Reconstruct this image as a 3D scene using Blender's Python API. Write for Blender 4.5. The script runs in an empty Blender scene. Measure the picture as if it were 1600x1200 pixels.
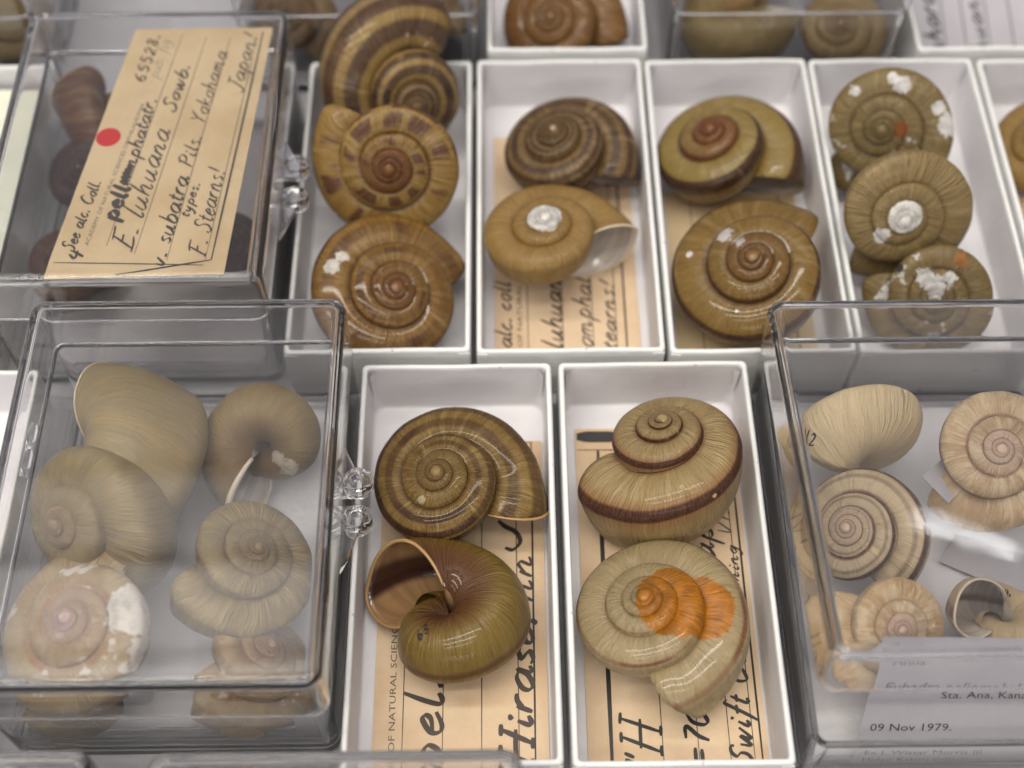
import bpy, bmesh, math, random
import numpy as np
from mathutils import Vector, Matrix
from mathutils.bvhtree import BVHTree

random.seed(7)
CM = 0.01
SC = bpy.context.scene
COL = SC.collection

# ------------------------------------------------------------------ camera, light, exposure
cam_d = bpy.data.cameras.new('camera')
cam = bpy.data.objects.new('camera', cam_d)
COL.objects.link(cam)
SC.camera = cam
cam_d.sensor_width = 36.0
cam_d.lens = 48.26
cam_d.clip_start = 0.01
cam_d.clip_end = 60.0
cam.location = (-0.20192*CM, -17.26693*CM, 29.02816*CM)
cam.rotation_euler = Vector((0.00627092, 0.53624013, -0.84404218)).to_track_quat('-Z', 'Y').to_euler()
cam_d.dof.use_dof = True
cam_d.dof.focus_distance = 0.300
cam_d.dof.aperture_fstop = 8.0

world = bpy.data.worlds.new('World')
SC.world = world
world.use_nodes = True
bg = world.node_tree.nodes['Background']
bg.inputs[0].default_value = (0.80, 0.77, 0.84, 1)
bg.inputs[1].default_value = 0.29


def area(name, loc, rot, sx, sy, power, color):
    d = bpy.data.lights.new(name, 'AREA')
    d.shape = 'RECTANGLE'; d.size = sx; d.size_y = sy; d.energy = power; d.color = color
    o = bpy.data.objects.new(name, d); COL.objects.link(o)
    o.location = loc; o.rotation_euler = rot
    return o


# lamps of the collection room: rows of fluorescent tubes overhead, a bright row low behind the photographer, dim diffusers and a short lamp further off
for y, pw in ((-0.85, 5.0), (-0.42, 8.0), (0.02, 8.5)):
    area('ceiling_lamp', (-0.30, y, 1.50), (math.radians(18*y), math.radians(-8), 0), 1.5, 0.09, pw, (1.0, 0.95, 0.85))
area('ceiling_lamp', (-0.25, -2.3, 1.35), (math.radians(60), 0, 0), 2.4, 0.55, 11, (1.0, 0.96, 0.90))
for k, pw in enumerate((2.0, 1.3, .7, .25)):
    area('ceiling_lamp', (0.05, 0.46+.15*k, 1.60), (math.radians(12+3*k), 0, 0), 2.2, 0.15, pw, (1.0, 0.95, 0.92))
area('ceiling_lamp', (0.782, 1.323, 1.60), (math.radians(-25), 0, math.radians(-31)), 0.17, 0.014, .10, (1.0, 1.0, 1.0))

SC.view_settings.view_transform = 'Standard'
SC.view_settings.look = 'None'
SC.view_settings.gamma = 1.0
SC.view_settings.exposure = 0.43
SC.view_settings.use_curve_mapping = False
SC.render.engine = 'CYCLES'
cy = SC.cycles
cy.max_bounces = 24; cy.transmission_bounces = 20; cy.glossy_bounces = 6; cy.diffuse_bounces = 4; cy.transparent_max_bounces = 12
cy.caustics_refractive = True; cy.caustics_reflective = True
cy.blur_glossy = 0.6
cy.sample_clamp_indirect = 8.0
cy.use_denoising = True
cy.use_adaptive_sampling = False


# ------------------------------------------------------------------ helpers
def link(o, parent=None):
    COL.objects.link(o)
    if parent is not None:
        o.parent = parent
    return o


def tag(o, label=None, cat=None, group=None, kind=None):
    if label: o['label'] = label
    if cat: o['category'] = cat
    if group: o['group'] = group
    if kind: o['kind'] = kind
    return o


def empty(name, loc):
    o = bpy.data.objects.new(name, None)
    o.location = [c*CM for c in loc]
    o.empty_display_size = .01
    return link(o)


def mesh(name, V, F, mats, parent=None, smooth=True, mi=None, attr=None, scale=CM):
    """V in centimetres, F a list of faces or an n x 4 array."""
    me = bpy.data.meshes.new(name)
    V = np.asarray(V, dtype=np.float64)*scale
    if isinstance(F, np.ndarray):
        me.vertices.add(len(V)); me.vertices.foreach_set('co', V.astype(np.float32).ravel())
        me.loops.add(F.size); me.loops.foreach_set('vertex_index', F.astype(np.int32).ravel())
        me.polygons.add(len(F)); me.polygons.foreach_set('loop_start', np.arange(0, F.size, 4, dtype=np.int32))
        me.update(calc_edges=True); me.validate()
    else:
        me.from_pydata([tuple(v) for v in V], [], F); me.update()
    for m in (mats if isinstance(mats, (list, tuple)) else [mats]):
        me.materials.append(m)
    me.polygons.foreach_set('use_smooth', np.full(len(me.polygons), smooth, dtype=bool))
    if mi is not None:
        me.polygons.foreach_set('material_index', np.asarray(mi, dtype=np.int32))
    if attr is not None:
        a = me.attributes.new('shell', 'FLOAT_VECTOR', 'POINT')
        a.data.foreach_set('vector', attr.astype(np.float32).ravel())
    return link(bpy.data.objects.new(name, me), parent)


def firm_normals(o):
    """Vertex normals weighted by face area, so that flat walls stay optically flat between rounded edges."""
    me = o.data
    N = np.zeros((len(me.vertices), 3))
    for f in me.polygons:
        n = np.array(f.normal)*f.area**1.5
        for v in f.vertices: N[v] += n
    N /= np.maximum(np.linalg.norm(N, axis=1), 1e-20)[:, None]
    me.normals_split_custom_set_from_vertices([tuple(n) for n in N])
    return o


class NT:
    """A small shorthand for node trees."""
    def __init__(self, name):
        self.m = bpy.data.materials.new(name); self.m.use_nodes = True
        self.t = self.m.node_tree; self.b = self.t.nodes['Principled BSDF']

    def n(self, typ, **kw):
        x = self.t.nodes.new(typ)
        for k, v in kw.items(): setattr(x, k, v)
        return x

    def put(self, sock, v):
        if isinstance(v, bpy.types.NodeSocket): self.t.links.new(v, sock)
        elif isinstance(v, (tuple, list)) and len(v) == 3 and sock.type == 'RGBA': sock.default_value = (*v, 1)
        else: sock.default_value = v

    def math(self, op, a, b=0.0, c=None, clamp=False):
        x = self.n('ShaderNodeMath', operation=op, use_clamp=clamp)
        self.put(x.inputs[0], a); self.put(x.inputs[1], b)
        if c is not None: self.put(x.inputs[2], c)
        return x.outputs[0]

    def mix(self, f, a, b, mode='MIX'):
        x = self.n('ShaderNodeMix', data_type='RGBA', blend_type=mode)
        self.put(x.inputs[0], f); self.put(x.inputs[6], a); self.put(x.inputs[7], b)
        return x.outputs[2]

    def ramp(self, f, stops, interp='LINEAR'):
        x = self.n('ShaderNodeValToRGB'); r = x.color_ramp; r.interpolation = interp
        while len(r.elements) > 1: r.elements.remove(r.elements[-1])
        for i, (p, v) in enumerate(stops):
            e = r.elements[0] if i == 0 else r.elements.new(p)
            e.position = p; e.color = (v, v, v, 1) if not isinstance(v, (tuple, list)) else (*v, 1)
        self.put(x.inputs[0], f)
        return x.outputs[0]

    def noise(self, vec, scale, detail=2.0, rough=.5, dist=0.0):
        x = self.n('ShaderNodeTexNoise')
        if vec is not None: self.put(x.inputs['Vector'], vec)
        x.inputs['Scale'].default_value = scale; x.inputs['Detail'].default_value = detail
        x.inputs['Roughness'].default_value = rough; x.inputs['Distortion'].default_value = dist
        return x.outputs[0]

    def xyz(self, x, y, z):
        c = self.n('ShaderNodeCombineXYZ')
        for s, v in zip(c.inputs, (x, y, z)): self.put(s, v)
        return c.outputs[0]

    def step(self, v, lo, hi):
        x = self.n('ShaderNodeMapRange', interpolation_type='SMOOTHSTEP')
        self.put(x.inputs[0], v); self.put(x.inputs[1], lo); self.put(x.inputs[2], hi)
        return x.outputs[0]

    def bump(self, h, dist, strength=1.0, normal=None):
        x = self.n('ShaderNodeBump'); x.inputs['Strength'].default_value = strength; x.inputs['Distance'].default_value = dist
        self.put(x.inputs['Height'], h)
        if normal is not None: self.put(x.inputs['Normal'], normal)
        return x.outputs[0]

    def set(self, **kw):
        names = dict(color='Base Color', rough='Roughness', spec='Specular IOR Level', coat='Coat Weight', coat_rough='Coat Roughness',
                     trans='Transmission Weight', ior='IOR', normal='Normal', sss='Subsurface Weight', sss_r='Subsurface Radius', sss_s='Subsurface Scale')
        for k, v in kw.items(): self.put(self.b.inputs[names[k]], v)
        return self.m


def plain(name, color, rough=.6, **kw):
    return NT(name).set(color=color, rough=rough, **kw)


def card_material(name, color, spots=0.0):
    t = NT(name)
    co = t.n('ShaderNodeTexCoord').outputs['Object']
    a = t.noise(co, 90, 3); b = t.noise(co, 1400, 3, .6); g = t.noise(co, 260, 2)
    c = t.mix(t.step(a, .35, .7), tuple(x*.955 for x in color), color)
    if spots:
        c = t.mix(t.math('MULTIPLY', t.step(t.noise(co, 420, 1), .73, .76), spots), c, (.30, .24, .2))
    h = t.math('ADD', t.math('MULTIPLY', g, 1.0), t.math('MULTIPLY', b, .25))
    return t.set(color=c, rough=.55, spec=.35, normal=t.bump(h, .0005, .5))


def paper_material(name, color, stain):
    t = NT(name)
    co = t.n('ShaderNodeTexCoord').outputs['Object']
    a = t.noise(co, 60, 4, .6); f = t.noise(co, 2600, 2, .6); s = t.noise(co, 300, 3)
    c = t.mix(t.step(a, .32, .72), color, stain)
    c = t.mix(t.math('MULTIPLY', t.step(s, .6, .75), .35), c, stain)
    c = t.mix(t.math('MULTIPLY', t.step(f, .5, .75), .18), c, tuple(x*.6 for x in color))
    return t.set(color=c, rough=.8, spec=.2, normal=t.bump(f, .0001, .4))


def clear_material(name, tint=(.998, .996, 1.0), rough=.004, ior=1.50, trans=.991):
    t = NT(name)
    co = t.n('ShaderNodeTexCoord').outputs['Object']
    n = t.noise(co, 55, 2)
    sc = t.n('ShaderNodeTexNoise'); sc.inputs['Scale'].default_value = 300; sc.inputs['Detail'].default_value = 3
    mp = t.n('ShaderNodeMapping'); mp.inputs['Scale'].default_value = (.05, 1, 1); mp.inputs['Rotation'].default_value = (0, 0, .7)
    t.put(mp.inputs[0], co); t.put(sc.inputs['Vector'], mp.outputs[0])
    r = t.math('ADD', rough, t.math('MULTIPLY', t.step(sc.outputs[0], .62, .8), .018))
    return t.set(color=tint, rough=r, trans=trans, ior=ior, normal=t.bump(n, .0004, .10))


M_CARD = card_material('white_card', (.80, .80, .785), .5)
M_CARD_INNER = card_material('white_paper_lining', (.74, .725, .745))
M_FLOOR = card_material('drawer_board', (.36, .355, .375))
M_BUFF = paper_material('buff_label_paper', (.74, .575, .395), (.64, .46, .295))
M_CREAM = paper_material('cream_label_paper', (.70, .545, .335), (.60, .44, .25))
M_WHITE_PAPER = paper_material('white_label_paper', (.46, .44, .465), (.42, .40, .43))
M_GREEN_PAPER = paper_material('pale_green_paper', (.72, .74, .62), (.66, .68, .56))
M_INK = plain('black_ink', (.022, .019, .018), .5)
M_BROWN_INK = plain('faded_brown_ink', (.05, .035, .026), .5)
M_PRINT = plain('printing_ink', (.10, .085, .07), .6)
M_PENCIL = plain('pencil_grey', (.33, .27, .20), .6)
M_RED = plain('red_sticker', (.60, .006, .008), .5)
M_CLEAR = clear_material('clear_polystyrene')
M_GLASS = clear_material('clear_glass', (.97, .97, .98), .0, 1.5, 1.0)


# ------------------------------------------------------------------ setting
def sheet(name, x0, x1, y0, y1, z, mat):
    V = [(x0, y0, z), (x1, y0, z), (x1, y1, z), (x0, y1, z)]
    return mesh(name, V, [(0, 1, 2, 3)], mat, smooth=False)


tag(sheet('drawer_floor', -60, 60, -40, 60, 0, M_FLOOR), kind='structure')


# ------------------------------------------------------------------ trays and boxes
def rrect(x0, x1, y0, y1, r, nc=6, ns=14):
    """A rounded rectangle as a closed loop with points along its sides too."""
    pts = []
    r = max(r, 1e-3)
    cs = [(x1-r, y1-r, 0), (x0+r, y1-r, 90), (x0+r, y0+r, 180), (x1-r, y0+r, 270)]
    for k, (cx, cy_, a0) in enumerate(cs):
        for i in range(nc+1):
            a = math.radians(a0+90*i/nc); pts.append((cx+r*math.cos(a), cy_+r*math.sin(a)))
        nx, ny, na = cs[(k+1) % 4]
        p = pts[-1]; a = math.radians(na); q = (nx+r*math.cos(a), ny+r*math.sin(a))
        for i in range(1, ns):
            pts.append((p[0]+(q[0]-p[0])*i/ns, p[1]+(q[1]-p[1])*i/ns))
    return np.array(pts)


def loft(rings):
    """Rings of equal length joined by quads, the first and last closed."""
    n = len(rings[0]); V = np.concatenate(rings); F = []
    for k in range(len(rings)-1):
        for i in range(n):
            j = (i+1) % n
            F.append((k*n+i, k*n+j, (k+1)*n+j, (k+1)*n+i))
    F.append(tuple(range(n-1, -1, -1))); b = (len(rings)-1)*n
    F.append(tuple(range(b, b+n)))
    return V, F


def wave(x, y, seed):
    return .5*math.sin(x*1.3+seed)+.3*math.sin(y*.9+seed*2.1)+.35*math.sin(x*2.9-y*1.7+seed*3.3)


def tray(x0, x1, y0, y1, h, label, seed, th=.135):
    cx, cy_ = (x0+x1)/2, (y0+y1)/2
    prof = [(0.03, 0, .12), (0, .04, .12), (0, h*.5, .12), (0, h-.07, .12), (.02, h-.02, .12), (.05, h, .10), (.10, h, .09), (th-.01, h-.025, .08), (th+.004, h-.09, .07),
            (th+.012, h*.72, .10), (th+.016, h*.4, .16), (th+.02, .26, .30), (th+.035, .18, .34), (th+.09, .145, .32)]
    rings = []
    for k, (ins, z, r) in enumerate(prof):
        L = rrect(x0+ins, x1-ins, y0+ins, y1-ins, r)
        R = []
        for x, y in L:
            w = wave(x, y, seed)
            side = 1 if k > 2 else 0
            bow = .035*w*side*math.sin(math.pi*min(1, z/h)) if k not in (0,) else 0
            dz = .022*w if z > h*.8 else 0
            nx = (x-cx)/max(.1, (x1-x0)/2); ny = (y-cy_)/max(.1, (y1-y0)/2)
            if abs(nx) > abs(ny): x += bow*math.copysign(1, nx)
            else: y += bow*math.copysign(1, ny)
            R.append((x-cx, y-cy_, z+dz))
        rings.append(np.array(R))
    V, F = loft(rings)
    n = len(rings[0])
    mi = [0]*(len(F)-2)
    for k in range(8, len(rings)-1):
        for i in range(n): mi[k*n+i] = 1
    o = mesh('card_tray', V, F, [M_CARD, M_CARD_INNER], mi=mi+[0, 1])
    firm_normals(o)
    o.location = (cx*CM, cy_*CM, .0006*CM)
    tag(o, label, 'tray', 'white card trays set in rows in the drawer')
    # folded paper at the inner back corners and round the front corners
    for sx in (-1, 1):
        xi = sx*((x1-x0)/2-th-.03); yi = (y1-y0)/2-th-.03
        q = random.uniform(.8, 1.1)
        P = [(xi, yi-.03, h-.05), (xi-sx*.02, yi-.03-.16*q, h-.06), (xi-sx*.05, yi-.06, h*.35), (xi-sx*.14, yi-.01, h-.05), (xi-sx*.08, yi-.02, h*.5)]
        mesh('corner_fold', P, [(0, 1, 2), (0, 2, 4, 3), (1, 3, 4, 2)], M_CARD_INNER, o, smooth=False)
        xo = sx*((x1-x0)/2-.02); yo = -(y1-y0)/2-.012
        P = [(xo, yo, h-.07), (xo-sx*.30*q, yo-.004, h-.10), (xo-sx*.03, yo-.004, .12), (xo, yo+.02, h-.07), (xo-sx*.30*q, yo+.02, h-.10), (xo-sx*.03, yo+.02, .12)]
        mesh('corner_fold', P, [(0, 1, 2), (3, 5, 4), (0, 2, 5, 3), (1, 4, 5, 2), (0, 3, 4, 1)], M_CARD, o, smooth=False)
    return o


def box_ring(w, d, ins, z, r):
    L = rrect(-w/2+ins, w/2-ins, -d/2+ins, d/2-ins, r, 8, 6)
    return np.array([(x, y, z) for x, y in L])


def lining(x0, x1, y0, y1, label):
    """A white card bed lying in the bottom of a clear box."""
    L = [box_ring(x1-x0, y1-y0, a, z, .2) for a, z in ((.0, 0), (0, .03), (.01, .04))]
    o = mesh('card_bed', *loft(L), M_CARD_INNER, smooth=False)
    o.location = ((x0+x1)/2*CM, (y0+y1)/2*CM, .163*CM)
    return tag(o, label, 'card')


def knob(name, x, y, z0, z1, r, parent):
    """A short thick ring with an open eye, axis upright."""
    n = 24; R = []
    for rr, z in ((r, z0), (r*1.02, (z0+z1)/2), (r, z1-.03), (r*.9, z1), (r*.66, z1), (r*.6, z1-.06), (r*.6, z0+.06), (r*.66, z0), (r*.9, z0)):
        R.append(np.array([(x+rr*math.cos(6.2832*i/n), y+rr*math.sin(6.2832*i/n), z) for i in range(n)]))
    V = np.concatenate(R); F = []
    for k in range(len(R)):
        a, b = k*n, ((k+1) % len(R))*n
        for i in range(n):
            j = (i+1) % n
            F.append((a+i, a+j, b+j, b+i))
    o = mesh(name, V, F, M_CLEAR, parent)
    bm = bmesh.new(); bm.from_mesh(o.data); bmesh.ops.recalc_face_normals(bm, faces=bm.faces); bm.to_mesh(o.data); bm.free()
    return o


def prism(name, pts, z0, z1, mat, parent, smooth=False):
    n = len(pts)
    V = [(x, y, z0) for x, y in pts]+[(x, y, z1) for x, y in pts]
    F = [tuple(range(n-1, -1, -1)), tuple(range(n, 2*n))]+[(i, (i+1) % n, n+(i+1) % n, n+i) for i in range(n)]
    o = mesh(name, V, F, mat, parent, smooth=smooth)
    return o


def plastic_box(x0, x1, y0, y1, hb, H, label, tilt=0.0, latch=None, hinge=None, th=.135, lid_back=0.0):
    w, d = x1-x0, y1-y0
    t = empty('plastic_box', ((x0+x1)/2, (y0+y1)/2, .0006))
    tag(t, label, 'box', 'clear plastic boxes in the drawer')
    rc = .36
    arc = lambda ci, cz, r, a0, a1, n=6: [(ci-r*math.cos(math.radians(a0+(a1-a0)*q/n)), cz+r*math.sin(math.radians(a0+(a1-a0)*q/n))) for q in range(n+1)]
    ro = lambda ins: max(.06, rc-ins)
    base = [(.30, 0)]+arc(.17, .12, .12, -90, 0, 4)+[(.05, .16), (.037, hb-.05)]+arc(.067, hb-.03, .03, 0, 90, 3)
    base += arc(.04+th-.03, hb-.03, .03, 90, 180, 3)+[(.045+th, hb-.06), (.055+th, .36)]+[(2*(.055+th+.18)-a, 2*.34-b) for a, b in arc(.055+th+.18, .34, .18, 0, 90, 5)]+[(.36+th, .16)]
    base = [(a, b, ro(a)) for a, b in base]
    firm_normals(mesh('base', *loft([box_ring(w, d, *q) for q in base]), M_CLEAR, t))
    hl = H-hb-.02
    outer = [(.02, 0)]+arc(.02, .02, .02, -90, 0, 2)[1:]+[(.0, .05), (0, hl-.25)]+arc(.22, hl-.22, .22, 0, 90, 7)+[(.26, hl)]
    inner = [(.36, hl-th), (.33, hl-th)]+[(th+.04+.12-.12*math.cos(math.radians(q)), hl-th-.12+.12*math.sin(math.radians(q))) for q in (90, 72, 54, 36, 18, 0)]+[(th+.04, hl-th-.16), (th+.005, .06), (th, .03), (th-.02, 0)]
    dl = d-lid_back; off = np.array([0, lid_back/2, 0])
    outer = [box_ring(w, dl, a, b, ro(a))+off for a, b in outer]; inner = [box_ring(w, dl, a, b, ro(a))+off for a, b in inner]
    V, F = loft(outer); n = len(outer[0]); F = F[:-2]+[F[-1]]; b0 = len(V)
    V2, F2 = loft(inner)
    F2 = [tuple(i+b0 for i in q) for q in F2[:-2]]+[tuple(b0+i for i in range(n))]
    rim = [(i, b0+(len(inner)-1)*n+i, b0+(len(inner)-1)*n+(i+1) % n, (i+1) % n) for i in range(n)]
    me = mesh('lid', np.concatenate([V, V2]), F+F2+rim, M_CLEAR, t)
    bm = bmesh.new(); bm.from_mesh(me.data); bmesh.ops.recalc_face_normals(bm, faces=bm.faces); bm.to_mesh(me.data); bm.free()
    firm_normals(me)
    if tilt:
        a = math.radians(tilt)
        # turned about the back edge of the rim
        R = Matrix.Translation((0, d/2*CM, (hb+.02)*CM)) @ Matrix.Rotation(-a, 4, 'X') @ Matrix.Translation((0, -d/2*CM, 0))
        me.matrix_local = R
    else:
        me.location = (0, 0, (hb+.02)*CM)
    if latch is not None:
        x = w/2; yl = latch
        gus = [(x-.01, yl+1.25), (x+.10, yl+1.0), (x+.42, yl+.36), (x+.42, yl+.02), (x-.01, yl+.02)]
        lt = prism('latch', gus, hb+.10, hb+.26, M_CLEAR, t)
        knob('latch_eye', x+.33, yl+.36, hb+.06, hb+.34, .33, lt)
        gus = [(x-.01, yl-.04), (x+.42, yl-.04), (x+.42, yl-.40), (x+.10, yl-1.35), (x-.01, yl-1.6)]
        lt = prism('latch', gus, hb-.26, hb-.10, M_CLEAR, t)
        knob('latch_eye', x+.31, yl-.38, hb-.28, hb+.02, .33, lt)
    if hinge is not None:
        for yh in hinge:
            n = 16
            for seg, (a, b) in enumerate(((yh-.65, yh-.03), (yh+.03, yh+.62))):
                V = []
                for y in (a, b):
                    for i in range(n):
                        an = 6.2832*i/n; V.append((-w/2-.12+.13*math.cos(an), y, hb+.02+.13*math.sin(an)))
                F = [tuple(range(n)), tuple(range(2*n-1, n-1, -1))]+[(i, n+i, n+(i+1) % n, (i+1) % n) for i in range(n)]
                mesh('hinge', V, F, M_CLEAR, t)
    return t


tray(-3.54, .93, -9.02, .60, 1.85, 'white card tray holding the dark flamed shell and the upturned inked olive shell', 1.0)
tray(1.10, 5.58, -9.06, .62, 1.85, 'white card tray holding the dark-belted spired shell and the orange-stained shell', 2.2)
tray(-5.43, -.98, .94, 10.58, 1.85, 'white card tray crammed with three big brown banded shells one behind another', 3.1)
tray(-.84, 3.68, .90, 10.62, 1.85, 'white card tray holding a dark banded shell behind a tan shell with chalky white tip', 4.7)
tray(3.78, 8.22, .84, 10.58, 1.85, 'white card tray holding two olive shells with a red-brown spire at the back', 5.2)
tray(8.30, 12.82, .78, 10.56, 1.85, 'white card tray holding a row of three weathered whitish-patched shells', 6.9)
tray(12.94, 17.4, .76, 10.5, 1.85, 'white card tray cut off by the edge beside the tray of weathered shells', 7.3)
tray(-.56, 3.9, 10.96, 20.5, 1.85, 'white card tray in the back row with one plain brown shell', 8.8)
tray(11.40, 15.9, 10.86, 20.4, 1.85, 'white card tray in the back row with only a pale written label inside', 9.4)
tray(-17.4, -12.72, .9, 10.6, 1.85, 'white card tray with a pale greenish slip beside the box with the red dot label', 10.1)
tray(-15.5, -11.35, -9.0, .55, 1.85, 'white card tray almost hidden at the side of the box of tan shells', 11.9)

plastic_box(-12.30, -5.62, 1.20, 9.95, 2.9, 4.4, 'clear plastic box with a handwritten label and red dot pressed under its lid', latch=-.3)
plastic_box(-10.72, -3.70, -8.20, .88, 2.5, 4.25, 'clear plastic box with latch heaped with tan shells and a pinkish white one', latch=.25, hinge=(1.6,))
plastic_box(5.76, 12.75, -8.98, .74, 2.55, 3.95, 'clear plastic box with its lid propped ajar over pale shells and a typed card', tilt=7.8, lid_back=.62)
plastic_box(-7.45, -.74, 11.16, 19.9, 2.9, 4.3, 'clear plastic box in the back row packed with striped brown shells')
plastic_box(4.48, 11.0, 11.12, 19.9, 2.9, 4.3, 'clear plastic box in the back row with an olive shell and a ringed shell')
plastic_box(-19.8, -12.95, 11.2, 19.9, 2.9, 4.3, 'clear plastic box in the back row behind the pale greenish slip')
plastic_box(-14.7, -7.82, -18.2, -9.28, 2.5, 4.2, 'clear plastic box cut off at the front edge below the pinkish white shell')
plastic_box(-6.80, .08, -18.2, -9.36, 2.5, 4.2, 'clear plastic box cut off at the front edge below the tray with the upturned shell')

lining(6.0, 12.4, -8.6, .36, 'white card bed in the bottom of the propped-lid box under the pale shells')
lining(-12.0, -5.95, 1.5, 9.6, 'greyish card bed in the bottom of the red dot label box')
lining(-10.42, -4.0, -7.9, .55, 'greyish card bed added to brighten the inside of the box of tan shells')  # bed added only to lighten the dark floor of this box


# SHELL GEOMETRY BEGIN
def bez(p0, p1, p2, p3, n, last=False):
    t = np.linspace(0, 1, n, endpoint=last)[:, None]
    return ((1-t)**3)*p0 + 3*((1-t)**2)*t*p1 + 3*(1-t)*t*t*p2 + (t**3)*p3


DEF = dict(W=1.82, N=6.5, h=.62, d=.62, q=.07, umb=.10, rb=.52, flare=.05, flare_len=.05, drop=.20, inn=.12, nucleus=.060, tail=.42, ob=1.05,
           rough=.006, seed=1, wall=.055, depth=.5, bevel=0.0)


def section(p, n1=16, n2=14, n3=10):
    """One whorl in section: suture -> periphery -> base -> umbilicus, in units of the last whorl's radius."""
    W, h, d, q = p['W'], p['h'], p['d'], p['q']
    wd = 1-1/W
    U = np.array([1/W, h*wd]); P = np.array([1., 0.]); B = np.array([p['rb'], -d]); M = np.array([p['umb'], -d*.62])
    a = bez(U, U+np.array([.42*wd, q*wd+.02]), P+np.array([.03, .55*h*wd+q*wd*.8]), P, n1)
    b = bez(P, P+np.array([-.01, -.55*d]), B+np.array([.30, 0]), B, n2)
    c = bez(B, B-np.array([.24, 0]), M+np.array([.04, -.14*d]), M, n3, True)
    pts = np.concatenate([a, b, c])
    s = np.concatenate([np.linspace(0, .4, n1, endpoint=False), np.linspace(.4, .78, n2, endpoint=False), np.linspace(.78, 1, n3)])
    return pts, s


def shell_arrays(p, per=72, n=(16, 14, 10)):
    """Vertices, quads, shell coordinates (turns from the lip, place across the whorl) and an inside flag per face."""
    p = dict(DEF, **p)
    rs = np.random.RandomState(p['seed'])
    pts, s = section(p, *n)
    W, h = p['W'], p['h']
    N = p['N'] = math.log(1/p['nucleus'])/math.log(W)
    ks = rs.uniform(3, 34, 10); ph = rs.uniform(0, 6.28, 10); am = rs.uniform(.3, 1, 10)
    k2 = rs.uniform(40, 110, 5); p2 = rs.uniform(0, 6.28, 5)

    def wob(t):
        return sum(a*np.sin(k*t+f) for a, k, f in zip(am, ks, ph))*p['rough']*.5 + sum(np.sin(k*t+f) for k, f in zip(k2, p2))*p['rough']*.16

    def ring(t, prof, sv, inner=False):
        tt = t + p['ob']*(.5-np.clip(sv, 0, 1))/6.283
        S = W**(tt-N)
        th = -2*math.pi*tt
        w = 1+wob(tt)
        e = np.clip((tt-(N-p['tail']))/p['tail'], 0, 1.2)**2
        f = np.clip((tt-(N-p['flare_len']))/p['flare_len'], 0, 1.3)**2*p['flare']
        cen = pts.mean(0)
        q = prof+(prof-cen)*f[:, None]
        r = S*q[:, 0]*w*(1-p['inn']*e)
        z = h+S*(q[:, 1]-h)-p['drop']*e*(.75+.25*np.clip(1-sv, 0, 1))
        return np.stack([r*np.cos(th), r*np.sin(th), z], 1), tt

    T = np.linspace(.0, N, int(N*per))
    m = len(pts)
    V = []; SC = []
    for t in T:
        v, tt = ring(t, pts, s); V.append(v)
        SC.append(np.stack([tt-N, s, np.zeros(m)], 1))
    V = np.concatenate(V); SC = np.concatenate(SC)
    nt = len(T)
    i, j = np.meshgrid(np.arange(nt-1), np.arange(m-1), indexing='ij')
    a = (i*m+j).ravel()
    Q = [np.stack([a, a+1, a+m+1, a+m], 1)]
    flag = [np.zeros(len(a), int)]
    # the inside of the mouth: the section closed along the earlier whorl, drawn in a little and run back into the shell
    prev = np.stack([pts[:, 0]/W, h+(pts[:, 1]-h)/W], 1)[::-1]
    loop = np.concatenate([pts, prev[1:-1]]); ls = np.concatenate([s, np.linspace(1, 0, len(prev)-2)])
    cen = pts.mean(0); ml = len(loop)
    TI = np.linspace(N, N-p['depth'], max(8, int(p['depth']*per)))
    base = len(V); VI = []; SI = []
    for k, t in enumerate(TI):
        sh = 1-p['wall']*min(1., .45+k*.2)
        prof = cen+(loop-cen)*sh
        v, tt = ring(t, prof, ls, True); VI.append(v); SI.append(np.stack([tt-N-(np.arange(ml) >= m), ls, np.ones(ml)], 1))
    V = np.concatenate([V]+VI); SC = np.concatenate([SC]+SI)
    ni = len(TI)
    i, j = np.meshgrid(np.arange(ni-1), np.arange(ml), indexing='ij')
    a = (base+i*ml+j).ravel(); b = (base+i*ml+(j+1) % ml).ravel()
    Q.append(np.stack([a, b, b+ml, a+ml], 1)); flag.append(np.where(j.ravel() < m, 1, 3))
    j = np.arange(m-1); o = (nt-1)*m
    Q.append(np.stack([o+j, o+j+1, base+j+1, base+j], 1)); flag.append(np.full(m-1, 2))
    # the smooth rounded first whorl at the very tip
    r0 = p['nucleus']*1.02; z0 = h*(1-p['nucleus'])-.004; nb = len(V); nn = 20; DV = []; DQ = []
    for k in range(6):
        a = math.pi/2*k/5
        for i in range(nn):
            DV.append((r0*math.cos(a)*math.cos(6.2832*i/nn), r0*math.cos(a)*math.sin(6.2832*i/nn), z0+r0*.45*math.sin(a)))
    for k in range(5):
        for i in range(nn):
            DQ.append((nb+k*nn+i, nb+k*nn+(i+1) % nn, nb+(k+1)*nn+(i+1) % nn, nb+(k+1)*nn+i))
    V = np.concatenate([V, np.array(DV)]); SC = np.concatenate([SC, np.array([(-N, .2, 0)]*len(DV))])
    Q.append(np.array(DQ)); flag.append(np.zeros(len(DQ), int))
    cen3 = ring(N, cen[None], np.array([.4]))[0][0]
    lip = np.arange(o, o+m)
    return V, np.concatenate(Q), SC, np.concatenate(flag), cen3, lip


def rotm(tilt, az, spin):
    c, s = math.cos, math.sin
    def Z(a): return np.array([[c(a), -s(a), 0], [s(a), c(a), 0], [0, 0, 1]])
    Y = np.array([[c(tilt), 0, s(tilt)], [0, 1, 0], [-s(tilt), 0, c(tilt)]])
    return Z(az) @ Y @ Z(spin)
# SHELL GEOMETRY END

# ------------------------------------------------------------------ shell materials
OLIVE = (.27, .185, .065); TAN = (.40, .29, .145); CREAM = (.56, .44, .26); DARK = (.050, .018, .012); RUST = (.20, .065, .02)


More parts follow.
